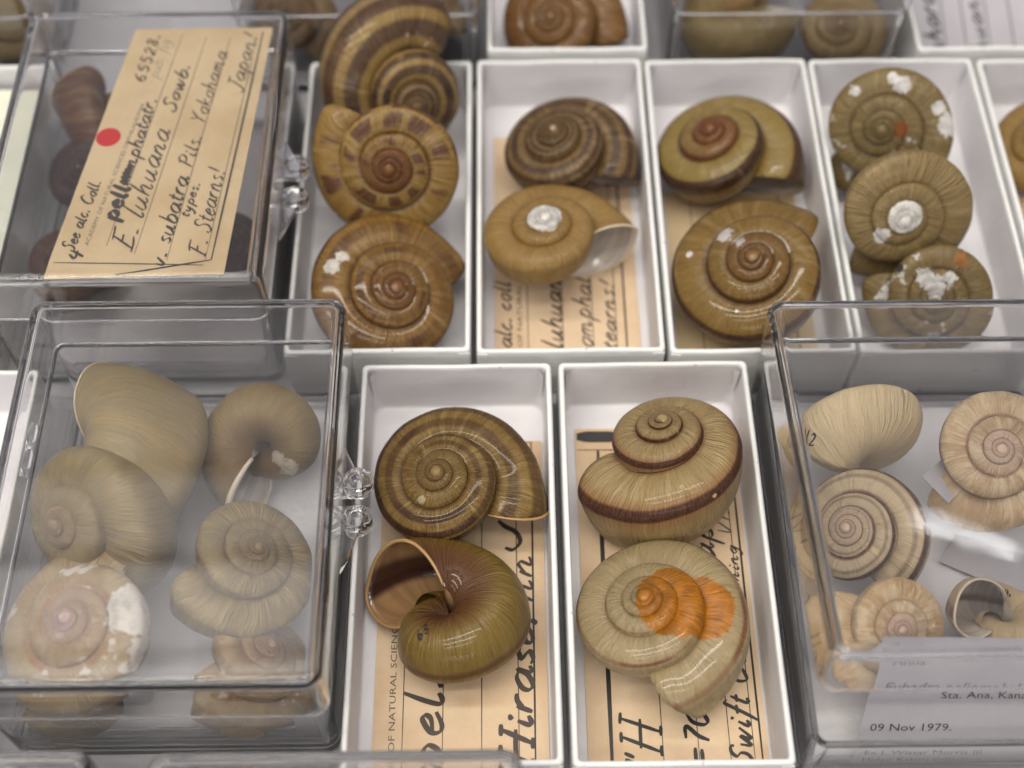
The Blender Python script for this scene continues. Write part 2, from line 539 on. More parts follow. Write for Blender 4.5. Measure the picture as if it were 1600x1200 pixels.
def shell_material(name, c0, c1=None, streak=.6, band=DARK, bands=(), flame=0.0, flame_f=9.0, apex=None, apex_t=(-3.6, -1.6), apex_mix=.9,
                   pale=CREAM, pale_amt=.35, worn=0.0, worn_col=(.68, .66, .64), spots=(), lines=45.0, rough=.34, coat=.25, seed=0.0, suture=0.0,
                   suture_col=DARK, mottle=.5, ridge=1.0, dim=None, umb=None, gain=.72, band_from=-9.0, halo=None, varix=.35, tb=.56):
    tone = lambda q: (q[0]*.86*gain, q[1]*.77*gain, q[2]*tb*gain)
    c0, pale = tone(c0), tone(pale); c1 = tone(c1) if c1 else None
    apex = tone(apex) if apex else None; dim = tone(dim) if dim else None
    t = NT(name)
    at = t.n('ShaderNodeAttribute', attribute_name='shell')
    sp = t.n('ShaderNodeSeparateXYZ'); t.put(sp.inputs[0], at.outputs['Vector'])
    U, V = sp.outputs[0], sp.outputs[1]
    co = t.n('ShaderNodeTexCoord').outputs['Object']
    oc = t.n('ShaderNodeVectorMath', operation='SCALE'); t.put(oc.inputs[0], co); oc.inputs['Scale'].default_value = 100.0
    oc = oc.outputs[0]                                              # object coordinates in centimetres at unit scale
    shear = t.math('ADD', U, t.math('MULTIPLY', t.noise(oc, 2.2, 2), .035))
    g1 = t.noise(t.xyz(t.math('MULTIPLY', shear, lines), t.math('MULTIPLY', V, 1.6), seed), 1.0, 3, .6)
    g2 = t.noise(t.xyz(t.math('MULTIPLY', shear, lines*4.5), t.math('MULTIPLY', V, 4.0), seed+5), 1.0, 2, .6)
    g3 = t.noise(t.xyz(t.math('MULTIPLY', U, 7.0), t.math('MULTIPLY', V, 2.2), seed+9), 1.0, 3, .55)
    blot = t.noise(oc, 3.2, 4, .6)
    c1 = c1 or tuple(x*.55 for x in c0)
    clump = t.step(t.noise(t.xyz(t.math('MULTIPLY', shear, 9.0), t.math('MULTIPLY', V, 3.5), seed+21), 1.0, 3, .6), .36, .62)
    c = t.mix(t.math('MULTIPLY', t.step(g3, .35, .68), mottle), c0, c1)
    c = t.mix(t.math('MULTIPLY', t.step(g1, .42, .72), t.math('MULTIPLY', clump, streak*1.2)), c, c1)
    c = t.mix(t.math('MULTIPLY', t.step(g1, .50, .30), pale_amt), c, pale)
    c = t.mix(t.math('MULTIPLY', t.step(g2, .56, .70), streak*.4), c, c1)
    c = t.mix(t.math('MULTIPLY', t.step(g2, .44, .32), t.math('MULTIPLY', t.math('SUBTRACT', 1.15, clump), pale_amt)), c, pale)
    c = t.mix(t.math('MULTIPLY', t.step(blot, .52, .75), .3), c, tuple(x*.7 for x in c0))
    if dim:                                                          # another ground colour low on the whorl
        c = t.mix(t.math('MULTIPLY', t.step(V, .36, .50), .8), c, dim)
    if umb:
        c = t.mix(t.math('MULTIPLY', t.step(V, .64, .85), .95), c, umb)
    if bands:
        vv = t.math('ADD', V, t.math('MULTIPLY', t.math('SUBTRACT', t.noise(t.xyz(t.math('MULTIPLY', U, 11.0), 0.0, seed), 1.0, 2), .5), .028))
        tot = None
        for lo, hi, s in bands:
            e = .016
            m = t.math('MULTIPLY', t.math('MULTIPLY', t.step(vv, lo-e, lo+e), t.step(vv, hi+e, hi-e)), s)
            tot = m if tot is None else t.math('MAXIMUM', tot, m)
        if flame:
            fl = t.noise(t.xyz(t.math('MULTIPLY', shear, flame_f), t.math('MULTIPLY', V, 1.2), seed+3), 1.0, 2, .5)
            tot = t.math('MULTIPLY', tot, t.math('SUBTRACT', 1.0, t.math('MULTIPLY', t.step(fl, .60, .50), flame)))
        if band_from > -9: tot = t.math('MULTIPLY', tot, t.step(U, band_from-.25, band_from+.1))
        tot = t.math('MULTIPLY', tot, t.math('ADD', .72, t.math('MULTIPLY', g1, .5)), clamp=True)
        c = t.mix(tot, c, band)
    if halo:
        lo, hi, hc = halo
        c = t.mix(t.math('MULTIPLY', t.math('MULTIPLY', t.step(V, lo-.06, lo+.03), t.step(V, hi+.05, hi-.03)), .6), c, hc)
        if bands: c = t.mix(tot, c, band)
    if varix:                                                        # old resting lines of the lip: pale radial scars, here and there
        vx = t.noise(t.xyz(t.math('MULTIPLY', shear, 13.0), t.math('MULTIPLY', V, .8), seed+31), 1.0, 2, .6)
        c = t.mix(t.math('MULTIPLY', t.step(vx, .655, .70), varix), c, pale)
        c = t.mix(t.math('MULTIPLY', t.step(vx, .345, .31), varix*.8), c, c1)
    if apex:
        f = t.math('MULTIPLY', t.step(t.math('ADD', U, t.math('MULTIPLY', t.math('SUBTRACT', blot, .5), .8)), apex_t[1], apex_t[0]), apex_mix)
        ca = t.mix(t.math('MULTIPLY', t.step(g1, .45, .7), .35), apex, tuple(x*.62 for x in apex))
        c = t.mix(f, c, ca)
    spk = t.noise(oc, 55.0, 3, .7)
    c = t.mix(t.math('MULTIPLY', t.step(spk, .50, .68), .30), c, tuple(q*.55 for q in c0))
    c = t.mix(t.math('MULTIPLY', t.step(spk, .46, .32), .22), c, pale)
    if suture:
        c = t.mix(t.math('MULTIPLY', t.step(V, .05, .012), suture), c, suture_col)
    r = t.math('ADD', rough, t.math('MULTIPLY', g2, .18))
    if worn:
        wn = t.noise(oc, 2.4, 5, .62)
        k = t.step(wn, .72-worn*.25, .755-worn*.25)
        c = t.mix(t.math('MULTIPLY', k, .85), c, t.mix(g2, worn_col, tuple(x*.75 for x in worn_col)))
        r = t.math('ADD', r, t.math('MULTIPLY', k, .25))
    for (x, y, z, rad, col, edge) in spots:
        ds = t.n('ShaderNodeVectorMath', operation='DISTANCE'); t.put(ds.inputs[0], oc); ds.inputs[1].default_value = (x, y, z)
        dd = t.math('ADD', ds.outputs['Value'], t.math('MULTIPLY', t.math('SUBTRACT', t.noise(oc, 7.0 if edge < 1 else 11.0, 5, .72), .5), rad*edge*(1.0 if edge < 1 else 1.5)))
        k = t.step(dd, rad, rad*.91)
        c = t.mix(t.math('MULTIPLY', k, .97 if edge < 1 else .84), c, t.mix(t.step(t.noise(oc, 9.0, 3), .35, .7), col, tuple(q*.66 for q in col)))
    h = t.math('ADD', t.math('MULTIPLY', g2, .55), t.math('MULTIPLY', g1, .75))
    n = t.bump(h, .0012*ridge, .8)
    n = t.bump(t.noise(oc, 30.0, 3), .00006, .5, n)
    return t.set(color=c, rough=r, spec=.3, coat=coat*.7, coat_rough=.07, normal=n)


def inside_material(name, c, band=None, bands=()):
    t = NT(name)
    at = t.n('ShaderNodeAttribute', attribute_name='shell')
    sp = t.n('ShaderNodeSeparateXYZ'); t.put(sp.inputs[0], at.outputs['Vector'])
    U, V = sp.outputs[0], sp.outputs[1]
    g = t.noise(t.xyz(t.math('MULTIPLY', U, 60.0), V, 0.0), 1.0, 3)
    col = t.mix(t.step(g, .35, .7), c, tuple(x*.72 for x in c))
    for lo, hi, s in bands:
        col = t.mix(t.math('MULTIPLY', t.math('MULTIPLY', t.step(V, lo-.03, lo+.03), t.step(V, hi+.03, hi-.03)), s), col, band)
    return t.set(color=col, rough=.2, coat=.5, coat_rough=.08, normal=t.bump(g, .0002, .4))


M_LIP = plain('shell_lip', (.60, .50, .36), .3)
M_LIP_BROWN = plain('brown_shell_lip', (.40, .24, .10), .3)
IN_PALE = inside_material('pale_nacre', (.60, .53, .46))
IN_BROWN = inside_material('brown_nacre', (.33, .19, .09), (.035, .012, .01), ((.28, .46, .95),))
IN_STRIPE = inside_material('pale_striped_nacre', (.62, .54, .44), (.16, .05, .03), ((.36, .44, .9),))
SHELLS = {}


def shell(key, place, p, mat, label, inside=None, lip=None, group=None):
    x, y, z, sz, ti, az, sp = place
    V, Q, A, flag, cen, lp = shell_arrays(p)
    mi = np.where(flag == 1, 1, np.where(flag == 2, 0, 0))
    o = mesh('snail_shell', V, Q, [mat, inside or IN_PALE], mi=mi, attr=A)
    R = rotm(math.radians(ti), math.radians(az), math.radians(sp))
    M = Matrix([[*(R[i]*sz), c*CM] for i, c in enumerate((x, y, z))]+[[0, 0, 0, 1]])
    o.matrix_world = M
    tag(o, label, 'shell', group or 'snail shells in the drawer')
    if lip:
        pts = V[lp]; n = 8; R2 = []
        c3 = pts.mean(0)
        for k, q in enumerate(pts):
            tn = pts[min(k+1, len(pts)-1)]-pts[max(k-1, 0)]; tn = tn/np.linalg.norm(tn)
            out = q-c3; out -= tn*out.dot(tn); out /= np.linalg.norm(out)
            side = np.cross(tn, out)
            rad = lip[1]*(.55+.45*math.sin(math.pi*k/(len(pts)-1)))
            R2.append(np.array([q+(out*math.cos(6.2832*i/n)+side*math.sin(6.2832*i/n))*rad for i in range(n)]))
        VV, FF = loft(R2)
        mesh('aperture_lip', VV, FF, lip[0], o)
    SHELLS[key] = (o, V, Q, sz)
    return o


# where each shell lies: x, y, z of its axis point, radius of the last whorl (all cm), tilt of the axis, its bearing and the spin round it
PLACE = {
    'A1': (-3.042, 9.452, 2.15, 2.729, 68.3, 293.2, 65.1),
    'A2': (-2.949, 6.136, 2.783, 2.352, 55.9, 268.1, 251.3),
    'A3': (-2.967, 2.855, 1.371, 2.534, 23.4, 304.5, 348.7),
    'B1': (1.513, 7.432, 1.355, 2.166, 16.9, 188.0, 77.1),
    'B2': (0.968, 4.23, 1.825, 2.12, 8.8, 138.7, 80.7),
    'C1': (5.673, 7.25, 1.427, 2.36, 21.9, 174.5, 10.4),
    'C2': (6.103, 3.029, 1.801, 2.533, 19.9, 221.8, 115.8),
    'D1': (9.774, 7.528, 2.303, 2.184, 49.3, 247.6, 348.6),
    'D2': (9.578, 4.442, 2.671, 2.205, 60.4, 270.2, 265.5),
    'D3': (10.409, 2.713, 1.603, 1.866, 50.3, 258.1, 289.8),
    'E1': (14.528, 7.666, 1.058, 2.027, 29.6, 192.5, 343.1),
    'K1': (1.51, 12.668, 1.141, 2.143, 34.2, 236.4, 34.8),
    'F1': (-1.477, -2.51, 1.402, 2.267, 14.1, 215.7, 339.3),
    'F2': (-1.383, -5.659, 1.368, 2.181, 151.9, 285.5, 77.0),
    'G1': (3.536, -2.017, 1.731, 2.211, 20.3, 121.9, 163.3),
    'G2': (2.971, -5.84, 1.374, 2.369, 15.9, 151.7, 95.0),
    'L1': (-8.687, -2.466, 1.842, 2.571, 131.3, 339.5, 96.1),
    'L2': (-5.604, -1.476, 1.725, 1.758, 132.3, 77.6, 217.8),
    'L3': (-9.014, -3.704, 2.488, 2.213, 47.1, 224.3, 58.1),
    'L4': (-5.785, -4.707, 2.197, 1.892, 30.0, 4.1, 227.1),
    'L5': (-8.724, -6.311, 2.477, 2.22, 15.4, 209.7, 160.0),
    'L6': (-5.568, -6.614, 1.307, 1.663, 41.4, 23.0, 212.2),
    'L7': (-9.29, -7.089, 1.054, 1.247, 36.9, 309.9, 184.3),
    'R1': (7.776, -1.456, 1.839, 1.975, 95.7, 93.0, 221.3),
    'R2': (10.652, -2.275, 2.234, 1.972, 22.4, 262.2, 248.3),
    'R3': (7.507, -4.045, 1.959, 1.7, 36.1, 203.1, 207.6),
    'R4': (7.782, -6.18, 1.997, 1.573, 34.3, 287.9, 247.6),
    'R5': (10.534, -5.935, 1.452, 1.381, 142.1, 263.5, 272.1),
    'U1': (-10.896, 8.61, 1.407, 1.503, 85.3, 5.3, 74.9),
    'U2': (-10.976, 6.728, 1.395, 1.47, 17.1, 238.6, 186.4),
    'U3': (-11.099, 3.914, 1.221, 1.311, 15.5, 332.5, 147.7),
    'U4': (-7.214, 4.492, 1.226, 1.255, 18.8, 329.9, 134.3),
    'K2': (-2.948, 12.745, 1.245, 1.984, 25.3, 241.3, 223.3),
    'K3': (-6.16, 12.764, 1.389, 1.541, 25.7, 268.1, 155.3),
    'K4': (6.598, 13.097, 1.236, 2.118, 153.3, 75.7, 348.0),
    'K5': (9.529, 12.362, 1.196, 1.514, 27.3, 247.2, 285.6),
    'K6': (6.698, 14.21, 1.689, 1.815, 26.4, 242.8, 330.7),
    'K7': (-14.316, 12.796, 1.19, 1.576, 32.8, 322.9, 287.4),
}
# shape of each: W growth per turn, h spire height, d depth of base, q swell of the whorl ...
SHAPE = {
    'A1': {'h': 0.7, 'd': 0.7, 'W': 2.1, 'q': 0.09},
    'A2': {'d': 0.5, 'h': 0.42, 'W': 1.75},
    'A3': {'d': 0.5, 'h': 0.42, 'W': 1.82},
    'B1': {'h': 0.62, 'W': 1.8, 'd': 0.62},
    'B2': {'inn': 0.0, 'h': 0.46, 'W': 1.85, 'd': 0.62, 'flare': 0.16, 'flare_len': 0.08, 'q': 0.2, 'ob': 0.45, 'drop': 0.22},
    'C1': {'h': 0.6, 'W': 1.85, 'd': 0.66},
    'C2': {'h': 0.6, 'W': 1.8, 'd': 0.7},
    'D1': {'d': 0.5, 'h': 0.38, 'W': 1.75},
    'D2': {'d': 0.5, 'h': 0.36, 'W': 1.8},
    'D3': {'d': 0.5, 'h': 0.4, 'W': 1.75},
    'E1': {'h': 0.55, 'W': 1.85},
    'K1': {'h': 0.5, 'W': 1.8},
    'F1': {'inn': 0.05, 'h': 0.55, 'W': 1.85, 'd': 0.6, 'drop': 0.16, 'flare': 0.1},
    'F2': {'q': 0.2, 'h': 0.5, 'W': 1.92, 'd': 0.6, 'umb': 0.07, 'flare': 0.05, 'drop': 0.1, 'inn': 0},
    'G1': {'h': 0.62, 'W': 1.95, 'd': 0.78, 'q': 0.07, 'inn': 0.03, 'drop': 0.1},
    'G2': {'h': 0.55, 'W': 1.78, 'd': 0.62, 'drop': 0.1, 'flare': 0.06},
    'L1': {'h': 0.6, 'W': 2.0, 'd': 0.85, 'inn': 0, 'drop': 0.05, 'flare': 0.04, 'q': 0.2, 'ob': 1.5},
    'L2': {'q': 0.2, 'inn': 0.0, 'h': 0.5, 'W': 1.85, 'd': 0.62, 'flare': 0.14, 'ob': 0.6},
    'L3': {'h': 0.55, 'W': 2.0, 'd': 0.65},
    'L4': {'h': 0.5, 'W': 1.75, 'd': 0.6},
    'L5': {'h': 0.5, 'W': 1.8, 'd': 0.6},
    'L6': {'h': 0.5, 'W': 1.75, 'd': 0.6},
    'L7': {'h': 0.5, 'W': 1.8, 'd': 0.6},
    'R1': {'h': 0.3, 'W': 1.7, 'd': 0.55, 'umb': 0.015, 'rb': 0.4, 'q': 0.15},
    'R2': {'h': 0.5, 'W': 1.8, 'd': 0.6},
    'R3': {'h': 0.5, 'W': 1.7, 'd': 0.6},
    'R4': {'h': 0.5, 'W': 1.75, 'd': 0.6},
    'R5': {'q': 0.2, 'inn': 0.0, 'h': 0.5, 'W': 2.0, 'd': 0.6},
    'U1': {'q': 0.2, 'inn': 0.0, 'h': 0.6, 'W': 1.8, 'd': 0.65, 'flare': 0.12},
    'U2': {'h': 0.6, 'W': 1.7, 'd': 0.65},
    'U3': {'h': 0.6, 'W': 1.7, 'd': 0.65},
    'U4': {'h': 0.6, 'W': 1.7, 'd': 0.65},
    'K2': {'h': 0.6, 'W': 1.7, 'd': 0.65},
    'K3': {'h': 0.6, 'W': 1.7, 'd': 0.65},
    'K4': {'h': 0.5, 'W': 1.95, 'd': 0.6},
    'K5': {'h': 0.5, 'W': 1.65, 'd': 0.6},
    'K6': {'h': 0.5, 'W': 1.65, 'd': 0.6},
    'K7': {'h': 0.55, 'W': 1.65, 'd': 0.6},
}
INKS = (('F2', '63', (-0.378, 0.213, -0.161), (-.6, .5, .3), .075), ('R1', 'N2', (-0.116, -0.807, -0.384), (.3, 1, .3), .085), ('R5', '83', (0.109, 0.014, -0.453), (0, 1, 0), .08))

# ------------------------------------------------------------------ the shells
WHITE = (.70, .68, .66)


def put(key, label, inside=None, lip=None, shape=None, **kw):
    kw.setdefault('seed', len(SHELLS)*3.7)
    p = dict(SHAPE[key], seed=len(SHELLS)+3)
    if shape: p.update(shape)
    return shell(key, PLACE[key], p, shell_material('shell_'+label.split(' ')[0]+'_surface', **kw), label, inside, lip)


# tray of three big banded shells
put('A1', 'brown and cream spiral-striped shell standing on edge at the back of the crammed tray', c0=(.40, .29, .12), c1=(.28, .17, .07), bands=((.09, .19, 1), (.26, .37, 1), (.45, .54, 1), (.61, .68, 1)), flame=.15, flame_f=10,
    band=(.036, .012, .012), apex=(.30, .19, .14), apex_t=(-3.0, -1.6), apex_mix=.8, worn=.25, worn_col=(.55, .46, .36), suture=.6)
put('A2', 'yellow and brown chequered shell in the middle of the crammed tray', c0=(.40, .27, .09), c1=(.28, .16, .05), bands=((.07, .24, .95), (.30, .47, .95)), flame=.95, flame_f=17, band=(.075, .026, .014),
    apex=(.22, .085, .030), apex_t=(-2.4, -1.7), apex_mix=.9, suture=.7)
put('A3', 'orange-brown glossy shell with a flaked whitish scar at the front of the crammed tray', c0=(.34, .20, .058), c1=(.20, .10, .028), bands=((.12, .22, .75), (.30, .47, .95)), flame=.6, flame_f=9, band=(.06, .022, .010),
    apex=(.27, .12, .05), apex_t=(-3.0, -2.0), apex_mix=.85, spots=((-0.427, -0.477, 0.22, .085, (.66, .62, .56), 1.6), (-0.495, -0.367, 0.215, .06, (.66, .62, .56), 1.6)),
    suture=.6, rough=.26, coat=.5, lines=60, worn=.12)
# second tray
put('B1', 'dark banded brown shell behind the tan shell with chalky tip', c0=(.25, .165, .075), c1=(.13, .075, .035), bands=((.10, .17, .9), (.235, .30, 1), (.36, .46, 1), (.52, .58, .9)), flame=.2, flame_f=12, band=(.032, .012, .011),
    apex=(.27, .17, .09), apex_t=(-4.2, -2.8), spots=((0, 0, .60, .035, (.42, .33, .24), .5),), suture=.5, dim=(.30, .17, .06))
put('B2', 'plain tan shell with chalky white tip and a flared open lip', c0=(.42, .28, .115), c1=(.32, .20, .075), streak=.4, pale=(.50, .38, .20), spots=((0.006, -0.018, 0.455, .22, (.74, .71, .66), .5), (0.04, 0.142, 0.419, .08, (.74, .7, .66), .8)),
    lip=(M_LIP, .018), lines=38, rough=.42, mottle=.5, suture=.25, suture_col=(.18, .10, .04))
# third tray
put('C1', 'smooth olive shell with red-brown spire and dark belt, behind the chipped shell', c0=(.36, .275, .095), c1=(.28, .20, .06), streak=.35, bands=((.25, .44, 1),), band=(.040, .014, .008), apex=(.25, .090, .026), apex_t=(-2.2, -1.25), apex_mix=.95, gain=.68,
    dim=(.33, .17, .045), lines=26, rough=.3, coat=.4, suture=.6)
put('C2', 'olive-gold glossy shell with small grey-white chips near its tip', c0=(.34, .225, .068), c1=(.22, .13, .036), bands=((.28, .42, .95),), band=(.055, .02, .010), apex=(.30, .15, .05), apex_t=(-2.6, -1.2), apex_mix=.8, gain=.68,
    spots=((-0.352, 0.208, 0.42, .085, (.62, .58, .56), 1.8), (-0.18, 0.145, 0.499, .055, (.62, .58, .56), 1.8), (-0.653, -0.016, 0.287, .035, WHITE, .9), (-0.023, -0.491, 0.362, .018, WHITE, 1)), rough=.24, coat=.55, lines=60, suture=.55, worn=.08)
# fourth tray
put('D1', 'weathered shell with white flaked whorls and a rust-red spot by its tip', c0=(.29, .23, .12), c1=(.19, .14, .065), spots=((-0.557, -0.037, 0.225, .11, WHITE, 1.4), (-0.388, 0.648, 0.16, .15, WHITE, 1.6), (-0.573, -0.173, 0.216, .07, WHITE, 1.6), (-0.509, 0.458, 0.191, .08, WHITE, 1.6), (-0.263, -0.497, 0.227, .07, WHITE, 1.6), (-0.113, 0.194, 0.32, .10, (.30, .085, .012), 1.2)), gain=.72,
    worn=.40, suture=.5, rough=.45)
put('D2', 'grey-tan shell with a chalky white spiral tip, leaning in the middle of its tray', c0=(.36, .28, .155), c1=(.25, .185, .095), pale=(.52, .42, .28), pale_amt=.5, lines=34, spots=((0.0, -0.05, 0.351, .20, (.76, .73, .68), .35), (0.211, 0.201, 0.285, .10, WHITE, 1.4)), suture=.5, suture_col=(.12, .07, .03), rough=.45, gain=.72)
put('D3', 'weathered shell with white flakes and a small hole, partly under the propped lid', c0=(.30, .235, .125), c1=(.19, .135, .065), spots=((-0.046, -0.166, 0.35, .16, WHITE, 1.5), (0.084, -0.299, 0.309, .12, WHITE, 1.5), (-0.212, -0.231, 0.309, .10, WHITE, 1.5), (0.382, -0.457, 0.208, .06, (.04, .03, .02), .8), (-0.393, -0.421, 0.234, .10, (.33, .13, .03), 1.3)), gain=.72,
    worn=.45, suture=.5, rough=.45)
put('E1', 'plain yellowish tan shell cut off by the picture edge, alone in its tray', c0=(.44, .30, .12), c1=(.33, .21, .08), streak=.4, suture=.3)
put('K1', 'plain chestnut brown shell alone in the back white tray', c0=(.24, .12, .038), c1=(.15, .07, .024), streak=.4, bands=((.36, .46, .6),), apex=(.26, .14, .06), pale_amt=.15, lines=30, rough=.3)

# front trays
put('F1', 'olive-brown shell with dark flamed bands and fine growth ridges, spire up', c0=(.33, .225, .085), c1=(.20, .12, .042), bands=((.085, .155, .95), (.235, .33, 1), (.38, .5, 1)), flame=.3, flame_f=5, band_from=-1.3, varix=.45, band=(.045, .016, .008), pale=(.55, .43, .22), pale_amt=.55,
    apex=(.33, .225, .10), apex_t=(-2.4, -1.5), apex_mix=.7, suture=.5, lines=52, ridge=1.5, spots=((0.221, 0.206, 0.429, .045, (.50, .42, .27), 1),), inside=IN_BROWN, lip=(M_LIP_BROWN, .016))
put('F2', 'upturned olive shell showing its dark umbilicus and brown mouth, inked with a number', c0=(.30, .215, .060), c1=(.19, .125, .032), streak=.45, pale=(.42, .32, .12), pale_amt=.45, umb=(.085, .028, .010), varix=.25, spots=((0.009, -0.066, -0.374, .028, (.74, .72, .66), .7),),
    bands=((.37, .42, .9),), band=(.09, .035, .015), lines=30, rough=.30, coat=.4, inside=IN_BROWN, lip=(M_LIP_BROWN, .022))
put('G1', 'tall-spired greyish tan shell with a single bold dark belt', c0=(.42, .33, .20), c1=(.33, .235, .125), streak=.45, bands=((.285, .39, 1),), band=(.050, .014, .008), halo=(.25, .42, (.22, .085, .03)), gain=.84, pale=(.56, .47, .32), pale_amt=.5, lines=50, suture=.45, suture_col=(.15, .06, .03), ridge=1.3,
    spots=((0.694, -0.07, 0.281, .022, (.50, .38, .20), 2.2), (0.804, 0.213, 0.142, .026, (.52, .40, .22), 2.2)), mottle=.35)
put('G2', 'grey-olive shell with a broad orange resinous stain over its whorls', gain=.84, tb=.7, varix=.6, c0=(.42, .36, .21), c1=(.33, .27, .14), streak=.4, bands=((.275, .325, .95),), band=(.15, .045, .02), flame=.5, flame_f=8, pale=(.55, .47, .29), pale_amt=.45, lines=32,
    spots=((-0.084, 0.258, 0.432, .37, (.38, .135, .006), .5), (-0.137, 0.459, 0.34, .33, (.38, .135, .006), .5)), suture=.3, suture_col=(.2, .12, .05), rough=.28, coat=.4, mottle=.4)

# box of tan shells
put('L1', 'large olive-tan shell turned on its side with its thin broken mouth upward', c0=(.46, .39, .27), c1=(.38, .31, .20), streak=.3, lines=30, pale_amt=.3, ridge=.4, lip=(M_LIP, .014), suture=.3, suture_col=(.30, .15, .05), mottle=.35, gain=.80, tb=.52, varix=.55)
put('L2', 'tan shell lying mouth down with open umbilicus and white rolled lip', c0=(.43, .335, .18), c1=(.31, .225, .105), spots=((0.025, 0.421, -0.157, .14, (.66, .58, .46), 1.9), (-0.084, 0.579, 0.119, .12, (.66, .58, .46), 1.9), (0.036, 0.227, -0.173, .10, (.66, .58, .46), 1.9)), lip=(plain('white_rolled_lip', (.70, .60, .47), .3), .05), lines=40, umb=(.20, .115, .04), gain=.80, tb=.52, varix=.55)
put('L3', 'olive-tan shell leaning against the box wall with its small tip sideways', c0=(.44, .37, .245), c1=(.34, .275, .17), streak=.4, lines=44, apex=(.48, .36, .25), apex_t=(-2.6, -1.3), suture=.3, suture_col=(.25, .14, .06), gain=.80, tb=.52, varix=.55)
put('L4', 'brownish tan shell with crowded neat whorls beside the box latch', c0=(.41, .345, .225), c1=(.29, .225, .13), pale=(.60, .48, .27), pale_amt=.5, lines=40, apex=(.44, .33, .22), apex_t=(-3.0, -1.2), apex_mix=.7, suture=.5, suture_col=(.17, .09, .04), ridge=1.3, gain=.80, tb=.52, varix=.55)
put('L5', 'pinkish white worn shell with orange-brown edges in the front corner of the box', c0=(.62, .53, .44), c1=(.44, .29, .14), streak=.35, apex=(.66, .50, .46), apex_t=(-2.4, -.9), worn=.55, worn_col=(.76, .70, .62), spots=((-0.034, -0.041, 0.48, .14, (.58, .40, .34), .6), (0.579, -0.018, 0.278, .26, (.76, .71, .63), .9)), suture=.4, suture_col=(.42, .26, .18), flame=.6, mottle=.8, bands=((.0, .07, .8), (.36, .58, .85)), band=(.34, .15, .04), gain=.80, tb=.52, varix=.55)
put('L6', 'pinkish tan shell low in the box corner by the slip of paper', c0=(.54, .44, .34), c1=(.38, .23, .12), apex=(.56, .40, .34), apex_t=(-2.2, -.9), worn=.3, worn_col=(.72, .62, .52), suture=.4, suture_col=(.3, .15, .08), bands=((.5, .7, .6),), band=(.26, .12, .04), flame=.5, gain=.80, tb=.52, varix=.55)
put('L7', 'small tan shell at the bottom of the box under the pinkish white one', c0=(.40, .27, .11), c1=(.25, .15, .05), gain=.80, tb=.52, varix=.55)  # added shell, stands in for the pinkish one refracted through the front wall

# box with the propped lid
put('R1', 'pale buff shell lying on its side with a smooth rounded base and ink marks', c0=(0.552, .49, .33), c1=(0.460, .385, .24), streak=.35, lines=26, pale=(.66, .55, .36), mottle=.3, rough=.4, gain=1.36, tb=.68)
put('R2', 'cream shell with brown-edged whorls in the corner of the propped-lid box', mottle=.8, varix=.6, c0=(0.552, .49, .36), c1=(0.331, .22, .11), pale=(.68, .58, .42), pale_amt=.6, lines=34, apex=(.62, .50, .42), apex_t=(-3.0, -1.4), suture=.7, suture_col=(.25, .10, .05), bands=((.38, .46, .8),), band=(.26, .11, .06), gain=1.36, tb=.68)
put('R3', 'flat grey-cream shell with thin brown spiral lines, lying face up', c0=(0.460, .41, .30), c1=(0.368, .31, .205), bands=((.17, .22, .5), (.29, .42, 1)), band=(.075, .026, .014), apex=(.60, .49, .40), apex_t=(-3.2, -1.6), suture=.8, suture_col=(.18, .07, .035), lines=40, pale_amt=.5, gain=1.36, tb=.68)
put('R4', 'cream and buff streaked shell behind the typed card', mottle=.95, varix=.7, c0=(0.580, .52, .38), c1=(0.386, .26, .12), pale=(.72, .62, .46), pale_amt=.6, lines=22, apex=(.64, .50, .43), apex_t=(-3.0, -1.5), suture=.5, suture_col=(.34, .19, .09), gain=1.36, tb=.68)
put('R5', 'pale shell with its mouth up, showing one brown stripe inside', c0=(0.552, .48, .32), c1=(0.423, .33, .18), inside=IN_STRIPE, lip=(M_LIP, .024), bands=((.38, .46, .8),), band=(.26, .11, .06), gain=1.36, tb=.68)

# box with the red dot label
put('U1', 'red-brown shell with torn upward mouth behind the red dot label', c0=(.22, .085, .035), c1=(.12, .045, .02), lip=(M_LIP_BROWN, .014), inside=inside_material('rusty_nacre', (.36, .17, .08)))
put('U2', 'dark purple-brown shell beside the red dot label', c0=(.085, .038, .033), c1=(.05, .022, .02), pale=(.20, .13, .11), pale_amt=.3)
put('U3', 'dark red-brown shell in the near corner under the red dot label', c0=(.15, .055, .026), c1=(.08, .03, .016), pale_amt=.1)
put('U4', 'dark brown shell showing past the edge of the red dot label, by the lid front', c0=(.13, .055, .03), c1=(.07, .03, .018), pale_amt=.1)

# boxes in the back row
put('K2', 'large dark brown striped shell in the packed back box', c0=(.36, .24, .10), c1=(.14, .06, .03), bands=((.12, .22, .9), (.30, .48, .95)), flame=.85, flame_f=8, worn=.15)
put('K3', 'brown and cream blotched shell in the packed back box, beside the striped one', c0=(.34, .22, .09), c1=(.16, .07, .03), bands=((.1, .22, .9), (.30, .5, .95)), flame=.9, flame_f=9)
put('K4', 'smooth olive-buff shell pressed against the front of the back box', c0=(.40, .31, .13), c1=(.31, .23, .08), streak=.3, lines=22)
put('K5', 'buff shell with a red-brown ring round its whorls in the back box', c0=(.45, .34, .16), c1=(.34, .23, .09), bands=((.30, .45, .9),), band=(.20, .06, .025), apex=(.34, .17, .07), apex_t=(-3.5, -2.3))
put('K6', 'orange-buff shell further back in the box of olive and ringed shells', c0=(.48, .31, .10), c1=(.34, .2, .06))
put('K7', 'olive-brown shell in the back corner box behind the greenish slip', c0=(.32, .22, .075), c1=(.2, .12, .04))

